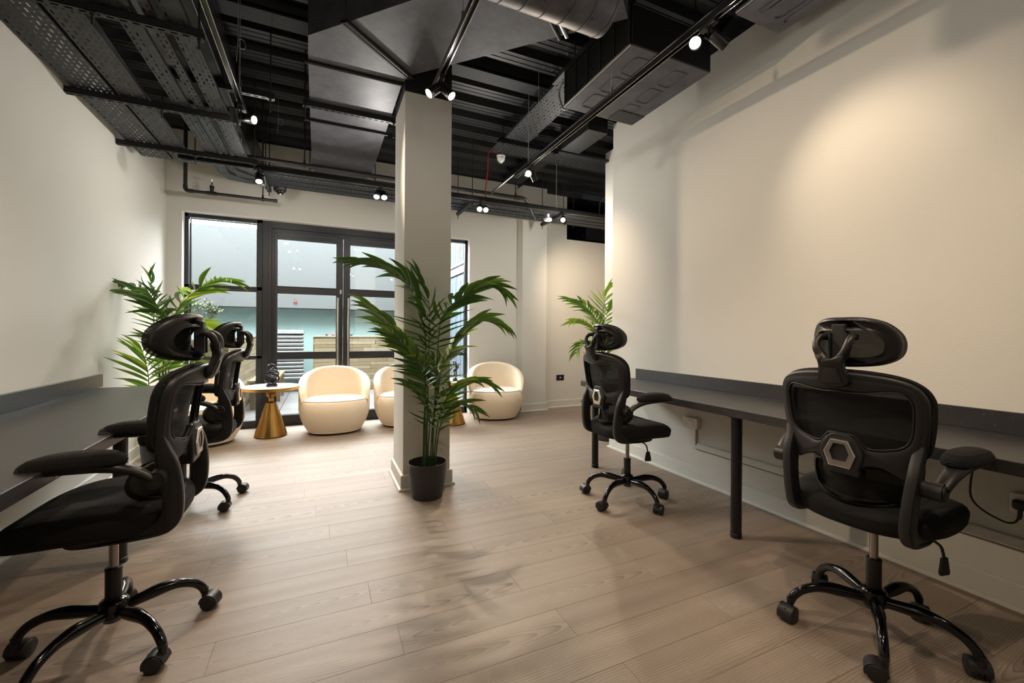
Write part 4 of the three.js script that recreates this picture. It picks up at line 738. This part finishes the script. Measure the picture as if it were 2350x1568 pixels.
// ---------------------------------------------------------------- brass side tables and knot sculptures
{
  const t = thing('side_table', 'round white-topped side table on a brass cone, left of the doors', 'side table', [-0.545, 0, -5.665], 0, 'brass cone side tables');
  mesh('foot', [lathe([[0, 0], [0.172, 0], [0.174, 0.004], [0.17, 0.006], [0, 0.006]], 64)], M.black, t);
  mesh('cone', lathe([[0, 0.005], [0.173, 0.005], [0.174, 0.011], [0.171, 0.02], [0.055, 0.388], [0.052, 0.392], [0.03, 0.392], [0, 0.392]], 72), M.brass, t);
  mesh('neck', lathe([[0, 0.39], [0.028, 0.39], [0.028, 0.462], [0.0, 0.462]], 40), M.brass, t);
  mesh('collar', lathe([[0, 0.46], [0.052, 0.46], [0.054, 0.463], [0.054, 0.548], [0, 0.548]], 48), M.brass, t);
  mesh('rim', lathe([[0.28, 0.546], [0.305, 0.546], [0.308, 0.55], [0.308, 0.578], [0.305, 0.582], [0.298, 0.582], [0.298, 0.56], [0, 0.56], [0, 0.546]], 80), M.brassEdge, t);
  mesh('top', lathe([[0, 0.5795], [0.2985, 0.5795], [0.2985, 0.5815], [0.297, 0.583], [0, 0.583]], 80), M.stone, t);
  copyOf(t, 'round white-topped side table on a brass cone, half hidden behind the palm at the pillar', [1.60, 0, -5.50], 0.4);
  const s = thing('sculpture', 'black glossy knot sculpture on the left round table', 'sculpture', [-0.53, 0.583, -5.60], 0, 'knot sculptures');
  mesh('base', box(-0.055, 0, -0.03, 0.055, 0.028, 0.03, 0.003), M.sculpture, s);
  mesh('ring', new THREE.TorusGeometry(0.062, 0.008, 14, 48).scale(1.12, 1, 1).rotateY(0.25).translate(0, 0.092, 0), M.sculpture, s);
  mesh('ring', new THREE.TorusGeometry(0.055, 0.009, 14, 48).rotateX(0.5).rotateY(-0.5).rotateZ(0.4).translate(0.014, 0.152, 0.008), M.sculpture, s);
  mesh('ring', new THREE.TorusGeometry(0.047, 0.008, 14, 48).rotateX(-0.35).rotateY(0.5).translate(-0.004, 0.212, -0.002), M.sculpture, s);
  mesh('strand', sweep([V(-0.05, 0.13, 0.01), V(-0.02, 0.155, 0.02), V(0.02, 0.165, 0.018), V(0.05, 0.2, 0.0), V(0.03, 0.225, -0.01), V(-0.02, 0.19, 0.0), V(-0.055, 0.15, 0)], 0.007, 50, 10), M.sculpture, s);
  copyOf(s, 'black glossy knot sculpture on the right round table, seen through the palm', [1.62, 0.583, -5.44], 1.2);
}
// ---------------------------------------------------------------- potted palms
// a leaflet lies along x, one metre long, folded along its midrib and drooping
function leafletShape(droop, twist) {
  const n = 8, pos = [], idx = [];
  for (let i = 0; i <= n; i++) {
    const t = i / n, w = 0.5 * Math.pow(Math.sin(Math.PI * Math.pow(t * 0.96 + 0.02, 0.72)), 0.85) * (1 - 0.25 * t), y = -droop * t * t + 0.05 * t, k = twist * t;
    const c = Math.cos(k), s = Math.sin(k), f = w * 0.35;
    pos.push(t * (1 - 0.22 * droop * t), y, 0, t * (1 - 0.22 * droop * t), y + f * c - w * s * 0 + 0.0, w * c, t * (1 - 0.22 * droop * t), y + f * c, -w * c);
    if (i < n) { const a = i * 3; idx.push(a, a + 1, a + 4, a, a + 4, a + 3, a, a + 5, a + 2, a, a + 3, a + 5); }
  }
  const g = new THREE.BufferGeometry(); g.setAttribute('position', new THREE.Float32BufferAttribute(pos, 3)); g.setIndex(idx); g.computeVertexNormals();
  return g;
}
const LEAF = [0.05, 0.14, 0.26, 0.40].map((d, i) => leafletShape(d, i * 0.15));
function frond(palm, base, pts, { n = 15, len = 0.30, tone = 0, spread = 1, upFrom = 0.0, w = 0.0155 } = {}) {
  const c = curve([base, base.clone().lerp(pts[0], 0.5).add(V((pts[0].x - base.x) * -0.12, 0, (pts[0].z - base.z) * -0.12)), ...pts]), total = c.getLength();
  const tip = c.getPoint(1), f = mesh('frond', sweep(c, (t) => 0.0062 - 0.0048 * t, 40, 6, 1, false), tone > 1 ? M.rachis : M.stem, palm);
  // rachis with leaflets: from the first given point on
  let t0 = 0; { let best = 9; for (let i = 0; i <= 80; i++) { const d = c.getPointAt(i / 80).distanceTo(pts[0]); if (d < best) { best = d; t0 = i / 80; } } }
  t0 = Math.max(0.05, t0 - 0.06);
  for (let i = 0; i < n; i++) for (const s of [-1, 1]) {
    const k = (i + (s > 0 ? 0.5 : 0) + rr(-0.15, 0.15)) / n, t = Math.min(0.995, t0 + (1 - t0) * Math.max(0, k)), P = c.getPointAt(t), T = c.getTangentAt(t);
    const side = T.clone().cross(V(0, 1, 0)); if (side.length() < 0.25) side.add(V(0.7, 0, 0.5)); side.addScaledVector(T, -side.dot(T)).normalize();
    const N = side.clone().cross(T).normalize(); if (N.y < 0) N.negate();
    const ang = (1.22 - 0.74 * k) * spread + rr(-0.09, 0.09), d = T.clone().multiplyScalar(Math.cos(ang)).addScaledVector(side, Math.sin(ang) * s).addScaledVector(N, upFrom + rr(-0.08, 0.1)).normalize();
    const up = N.clone().addScaledVector(d, -N.dot(d)).normalize(), z = d.clone().cross(up), L = len * (0.62 + 0.72 * Math.sin(Math.PI * Math.min(1, 0.12 + 0.80 * k))) * rr(0.88, 1.1) * 0.76;
    const m = mesh('leaflet', LEAF[Math.min(3, Math.floor(rr(0.3, 3.99)))], M.leaves[Math.min(2, Math.max(0, tone + (rnd() < 0.18 ? 1 : 0)))][rnd() < 0.5 ? 0 : 1], f);
    m.matrixAutoUpdate = false; m.matrix.makeBasis(d, up, z).scale(V(L, L * 0.85, w * (0.6 + 0.4 * L / len) * rr(0.85, 1.15))).setPosition(P);
  }
  return f;
}
function palm(label, pos, fronds, stems) {
  const p = thing('potted_palm', label, 'potted plant', pos, 0, 'potted palms');
  mesh('pot', lathe([[0, 0], [0.108, 0], [0.112, 0.006], [0.128, 0.10], [0.139, 0.2], [0.1405, 0.255], [0.138, 0.259], [0.134, 0.257], [0.132, 0.2], [0.13, 0.19], [0, 0.19]], 56), M.pot, p);
  mesh('soil', lathe([[0, 0.2], [0.06, 0.197], [0.132, 0.192]], 32), M.soil, p);
  for (const [pts, o, b] of fronds) frond(p, V(b?.[0] ?? rr(-0.04, 0.04), 0.195, b?.[1] ?? rr(-0.04, 0.04)), pts.map((q) => V(...q)), o);
  return p;
}
palm('tall dark green potted palm in a grey pot before the middle pillar', [0.72, 0, -3.13], [
  [[[-0.024, 1.196, 0.011], [-0.123, 1.525, 0.0], [-0.216, 1.62, -0.009], [-0.354, 1.686, -0.028], [-0.531, 1.72, -0.074]], { n: 19, len: 0.30 }, [-0.02, 0]],
  [[[-0.029, 0.876, 0.042], [-0.103, 1.024, 0.042], [-0.188, 1.123, 0.047], [-0.309, 1.265, 0.08], [-0.431, 1.39, 0.08]], { n: 18, len: 0.30, tone: 1 }, [-0.035, 0.01]],
  [[[0.073, 1.196, 0.033], [0.093, 1.32, 0.042], [0.17, 1.428, 0.131], [0.25, 1.499, 0.2], [0.364, 1.561, 0.273], [0.46, 1.51, 0.338]], { n: 19, len: 0.30 }, [0.03, 0.02]],
  [[[0.083, 0.897, 0.037], [0.176, 1.067, 0.024], [0.269, 1.22, 0.066], [0.383, 1.31, 0.117], [0.54, 1.262, 0.188]], { n: 17, len: 0.28, tone: 1 }, [0.02, -0.02]],
  [[[0.076, 0.571, 0.034], [0.121, 0.772, 0.142], [0.196, 0.851, 0.22], [0.317, 0.868, 0.307], [0.387, 0.832, 0.349]], { n: 13, len: 0.22, tone: 1 }, [0.04, 0.01]],
  [[[0.073, 0.527, 0.087], [0.117, 0.665, 0.162], [0.193, 0.706, 0.251], [0.27, 0.654, 0.341]], { n: 9, len: 0.2 }, [0.05, 0.02]],
  [[[0.019, 1.195, -0.046], [0.018, 1.43, -0.047], [-0.039, 1.576, -0.05], [-0.093, 1.68, -0.042]], { n: 9, len: 0.22, spread: 0.6 }, [0.0, -0.03]],
  [[[0.016, 0.567, -0.015], [-0.04, 0.71, -0.018], [-0.11, 0.798, 0.005], [-0.157, 0.852, 0.039]], { n: 10, len: 0.22 }, [0.0, 0.01]],
  [[[-0.022, 0.79, 0.1], [-0.101, 0.971, 0.174], [-0.209, 1.112, 0.235], [-0.305, 1.2, 0.301]], { n: 16, len: 0.26 }, [-0.03, 0.04]],
  [[[0.03, 0.60, 0.06], [0.06, 0.82, 0.10], [0.03, 0.98, 0.13], [-0.02, 1.05, 0.16]], { n: 12, len: 0.2 }, [0.01, 0.04]],
]);
palm('potted palm with bright green fronds between the left desk and the window', [-1.27, 0, -4.58], [
  [[[-0.061, 1.283, -0.027], [-0.075, 1.422, -0.034], [-0.137, 1.482, -0.062], [-0.196, 1.558, -0.088], [-0.266, 1.60, -0.119], [-0.315, 1.60, -0.15]], { n: 17, len: 0.27, tone: 0 }],
  [[[0.033, 1.204, 0.015], [0.081, 1.314, 0.036], [0.128, 1.405, 0.058], [0.193, 1.5, 0.087], [0.282, 1.556, 0.182], [0.353, 1.612, 0.214], [0.467, 1.637, 0.319], [0.58, 1.625, 0.425]], { n: 19, len: 0.29, tone: 1 }],
  [[[-0.087, 1.451, -0.149], [-0.12, 1.568, -0.163], [-0.131, 1.665, -0.168], [-0.121, 1.742, -0.164]], { n: 5, len: 0.2, spread: 0.6 }],
  [[[0.073, 1.267, 0.142], [0.057, 1.38, 0.245], [0.041, 1.461, 0.347], [0.041, 1.514, 0.457]], { n: 14, len: 0.24 }],
  [[[0.04, 1.106, 0.018], [0.127, 1.22, 0.035], [0.257, 1.278, 0.061], [0.432, 1.203, 0.139]], { n: 15, len: 0.26, tone: 2 }],
  [[[-0.054, 0.704, 0.085], [-0.05, 0.856, 0.142], [-0.058, 0.986, 0.193], [-0.071, 1.077, 0.242]], { n: 11, len: 0.3, tone: 1, w: 0.021 }],
  [[[-0.02, 0.87, -0.119], [-0.057, 1.025, -0.135], [-0.11, 1.121, -0.159], [-0.181, 1.16, -0.191]], { n: 12, len: 0.22 }],
  [[[0.032, 0.836, -0.04], [0.083, 0.936, 0.037], [0.177, 0.989, 0.134], [0.283, 0.952, 0.237]], { n: 13, len: 0.22, tone: 1 }],
  [[[-0.03, 0.45, 0.10], [-0.06, 0.62, 0.18], [-0.03, 0.68, 0.26], [0.05, 0.66, 0.33]], { n: 9, len: 0.2, tone: 1 }],
]);
palm('potted palm with light green fronds tucked behind the end of the right wall', [2.99, 0, -4.0], [
  [[[-0.027, 1.26, -0.012], [-0.028, 1.527, -0.013], [0.008, 1.693, 0.003], [0.054, 1.788, 0.079]], { n: 17, len: 0.26, tone: 2 }],
  [[[-0.073, 1.275, -0.033], [-0.203, 1.473, -0.037], [-0.336, 1.553, -0.041], [-0.466, 1.598, -0.045]], { n: 17, len: 0.25, tone: 1 }],
  [[[-0.083, 1.1, 0.017], [-0.208, 1.288, 0.016], [-0.377, 1.353, 0.05], [-0.5, 1.332, 0.049]], { n: 15, len: 0.23, tone: 2 }],
  [[[-0.042, 0.798, -0.019], [-0.185, 1.052, 0.027], [-0.325, 1.102, 0.018], [-0.427, 0.996, 0.027]], { n: 14, len: 0.22, tone: 1 }],
  [[[0.048, 1.251, -0.088], [0.10, 1.5, -0.098], [0.18, 1.6, -0.086], [0.25, 1.55, -0.111]], { n: 12, len: 0.2, tone: 1 }],
  [[[-0.033, 0.848, -0.015], [0.05, 1.097, -0.067], [0.14, 1.2, -0.055], [0.22, 1.096, -0.052]], { n: 12, len: 0.2, tone: 1 }],
  [[[-0.01, 0.6, 0.03], [-0.02, 0.86, 0.05], [0.0, 0.98, 0.06], [0.03, 1.05, 0.07]], { n: 10, len: 0.2, tone: 1 }],
]);
palm('potted palm beyond the right edge, one leaf tip showing against the right wall', [2.45, 0, 0.30], [
  [[[-0.05, 1.1, -0.05], [-0.12, 1.5, -0.15], [-0.2, 1.72, -0.32], [-0.32, 1.82, -0.54], [-0.42, 1.815, -0.72]], { n: 5, len: 0.16, tone: 2, spread: 0.35, w: 0.021 }],
  [[[0.02, 1.0, 0.05], [0.05, 1.4, 0.2], [0.0, 1.6, 0.4], [-0.05, 1.65, 0.6]], { n: 15, len: 0.28, tone: 1 }],
  [[[-0.04, 0.9, 0.05], [-0.15, 1.2, 0.2], [-0.3, 1.4, 0.35], [-0.45, 1.42, 0.5]], { n: 15, len: 0.28, tone: 1 }],
]);

// ---------------------------------------------------------------- courtyard outside the doors
{
  const y = -0.02;
  const g = struct('ground', [box(-9, -0.4, -16, 9, y - 0.03, -6.45)], M.joint);
  const pav = [0.92, 1, 1.08].map((k) => { const m = M.paver.clone(); m.color.multiplyScalar(k); return m; });
  const geo = new RoundedBoxGeometry(0.592, 0.04, 0.592, 1, 0.004);
  for (let i = -5; i < 6; i++) for (let j = 0; j < 7; j++) mesh('paving_slab', geo, pav[Math.floor(rnd() * 3)], g, [0.29 + i * 0.6, y - 0.022, -6.78 - j * 0.6]);
  // light rendered boundary wall that overhangs a shaded band
  struct('wall_courtyard', [box(-9, 1.72, -10.5, 9, 3.3, -9.95), box(-9, 1.72, -16, -3.6, 3.3, -6.4)], M.outerWall);
  struct('wall_courtyard_lower', [box(-9, -0.4, -10.9, 9, 1.75, -10.45)], M.outerShade);
  struct('wall_outside', [box(-9, 0, -6.6, -1.95, 4.2, -6.36), box(5.8, 0, -6.6, 9, 4.2, -6.36)], M.outerWall);
}
// sleeper planters: every length of timber its own piece
const PLK = [0.35, 0.6, 0.85, 1.1].map((l) => boxUV(new RoundedBoxGeometry(l - 0.004, 0.072, 0.05, 1, 0.004), 2));
function sleeperWall(p, o, d, len, rows, h0) {
  for (let r = 0; r < rows; r++) {
    let s = 0;
    while (s < len - 0.05) {
      let k = Math.floor(rnd() * 4), l = [0.35, 0.6, 0.85, 1.1][k]; if (s + l > len) { l = len - s; }
      const m = mesh('plank', PLK[k], M.timberTones[Math.floor(rnd() * 4)], p, [o.x + d.x * (s + l / 2), h0 + r * 0.0755 + 0.037, o.z + d.z * (s + l / 2)]);
      m.rotation.y = Math.atan2(-d.z, d.x); m.scale.x = l / [0.35, 0.6, 0.85, 1.1][k]; m.position.x += rr(-0.002, 0.002); m.position.z += rr(-0.002, 0.002);
      s += l;
    }
  }
}
M.timberTones = [0x8c8c8c, 0x84807a, 0x7c776c, 0x736d60].map((c) => std(c, 0.85, { map: timberMap }));
{
  const a = thing('planter', 'long planter of stacked pale timber sleepers outside the left window, holding the small tree', 'planter', [0, 0, 0], 0, 'timber planters');
  sleeperWall(a, V(-1.17, 0, -9.7), V(0, 0, 1), 3.0, 15, -0.02); sleeperWall(a, V(-3.2, 0, -6.75), V(1, 0, 0), 2.03, 15, -0.02);
  mesh('cap', box(-1.26, 1.11, -9.7, -1.13, 1.135, -6.72, 0.004), M.timberTones[1], a); mesh('soil', box(-3.3, 0, -9.7, -1.2, 1.05, -6.78), M.soil, a);
  const b = thing('planter', 'timber sleeper planter against the courtyard wall, seen through the right door', 'planter', [0, 0, 0], 0, 'timber planters');
  sleeperWall(b, V(-0.15, 0, -9.6), V(1, 0, 0), 2.6, 15, -0.02); sleeperWall(b, V(-0.15, 0, -9.9), V(0, 0, 1), 0.3, 15, -0.02);
  mesh('cap', box(-0.18, 1.11, -9.9, 2.5, 1.14, -9.55, 0.004), M.timberTones[0], b); mesh('soil', box(-0.1, 0, -9.9, 2.45, 1.1, -9.63), M.soil, b);
  for (let i = 0; i < 5; i++) { const l = tag(mesh('lamp_bead', new THREE.SphereGeometry(0.028, 12, 8).scale(1, 0.8, 1).translate(0.08 + i * 0.12, 1.16, -9.62), i % 2 ? M.red : M.black), ['black', 'red'][i % 2] + ' pebble on the planter edge, ' + ['first', 'second', 'third', 'fourth', 'fifth'][i] + ' from its left corner', 'pebble', 'pebbles on the planter edge'); }
  const v = thing('louvre_box', 'white slatted louvre box standing before the courtyard wall', 'louvre', [-0.6, -0.02, -9.75]);
  mesh('back', box(-0.24, 0, -0.25, 0.24, 1.2, -0.2), M.outerShade, v); mesh('lid', box(-0.26, 1.2, -0.25, 0.25, 1.275, 0.06, 0.006), M.slat, v);
  for (let i = 0; i < 12; i++) mesh('slat', new RoundedBoxGeometry(0.5, 0.05, 0.11, 2, 0.012).rotateX(0.35).translate(0, 0.30 + i * 0.0765, 0), M.slat, v);
  for (const x of [-0.235, 0.235]) mesh('post', box(x - 0.012, 0, -0.1, x + 0.012, 1.2, -0.06), M.slat, v);
  const n = thing('bench', 'weathered timber bench in the courtyard beside the left door jamb', 'bench', [-0.86, -0.02, -8.55]);
  for (let i = 0; i < 4; i++) mesh('slat', boxUV(box(-0.2 + i * 0.1, 0.43, -0.9, -0.11 + i * 0.1, 0.47, 0.9, 0.004), 2, true), M.timberTones[2 + i % 2], n);
  for (const z of [-0.75, 0, 0.75]) for (const x of [-0.15, 0.15]) mesh('leg', box(x - 0.03, 0, z - 0.03, x + 0.03, 0.43, z + 0.03, 0.003), M.timberTones[3], n);
}
{ // small silvery tree in the planter
  const t = thing('tree', 'small bare silvery tree growing in the timber planter outside the left window', 'tree', [-1.62, 1.03, -7.7]);
  const geo = [], tips = [];
  const grow = (p, d, l, r, k) => {
    const q = p.clone().addScaledVector(d, l), m = p.clone().lerp(q, 0.5).add(V(rr(-1, 1), rr(-1, 1), rr(-1, 1)).multiplyScalar(l * 0.08));
    geo.push(sweep([p, m, q], (s) => r * (1 - 0.4 * s), 6, 6, 1, false));
    if (k <= 2) tips.push([p, q]);
    if (k > 0) for (let i = 0; i < (k > 3 ? 2 : 3); i++) grow(q, d.clone().add(V(rr(-0.75, 0.75), rr(-0.1, 0.55), rr(-0.75, 0.75))).normalize(), l * rr(0.62, 0.85), r * 0.62, k - 1);
  };
  grow(V(0, 0, 0), V(0.03, 1, 0).normalize(), 0.22, 0.016, 5);
  mesh('trunk', geo, M.bark, t);
  const lf = new THREE.BufferGeometry(); lf.setAttribute('position', new THREE.Float32BufferAttribute([0, 0, 0, 0.5, 0.02, 0.13, 1, -0.05, 0, 0, 0, 0, 1, -0.05, 0, 0.5, 0.02, -0.13], 3)); lf.computeVertexNormals();
  const N = 850, im = new THREE.InstancedMesh(lf, M.olive, N), mt = new THREE.Matrix4();
  for (let i = 0; i < N; i++) { const [p, q] = tips[Math.floor(rnd() * tips.length)], s = rr(0.03, 0.06); mt.compose(p.clone().lerp(q, rnd()), new THREE.Quaternion().setFromEuler(new THREE.Euler(rr(0, 6), rr(0, 6), rr(-0.9, 0.9))), V(s, s, s)); im.setMatrixAt(i, mt); }
  im.name = 'foliage'; im.userData.kind = 'stuff'; t.add(im);
}
{ // building at the right of the courtyard: panelled doors under ribbed cladding
  const b = thing('building', 'pale building at the right of the courtyard with panelled doors under ribbed green cladding', 'building', [2.6, -0.02, -6.7]);
  mesh('wall', box(0.03, 0, -4, 0.4, 4.2, 0.1), M.outerWall, b);
  mesh('fascia', [box(-0.03, 2.46, -4, 0.05, 2.66, 0.1, 0.004), box(-0.06, 2.62, -4, 0.05, 2.68, 0.1, 0.004)], M.slat, b);
  for (let i = 0; i < 44; i++) mesh('rib', box(-0.02, 2.68, -3.95 + i * 0.09, 0.04, 4.2, -3.91 + i * 0.09), i % 2 ? M.clad : M.slat, b);
  for (let i = 0; i < 6; i++) { const z = -3.9 + i * 0.65, d = mesh('door', box(0, 0.05, z, 0.04, 2.44, z + 0.62, 0.003), M.door, b); mesh('panel', [box(-0.012, 0.2, z + 0.08, 0.004, 1.05, z + 0.29, 0.006), box(-0.012, 1.15, z + 0.08, 0.004, 2.34, z + 0.29, 0.006), box(-0.012, 0.2, z + 0.34, 0.004, 1.05, z + 0.55, 0.006), box(-0.012, 1.15, z + 0.34, 0.004, 2.34, z + 0.55, 0.006)], M.door, d); }
}
scene.traverse((o) => { if (o.isMesh) { o.castShadow = true; o.receiveShadow = true; } });
renderer.render(scene, camera);
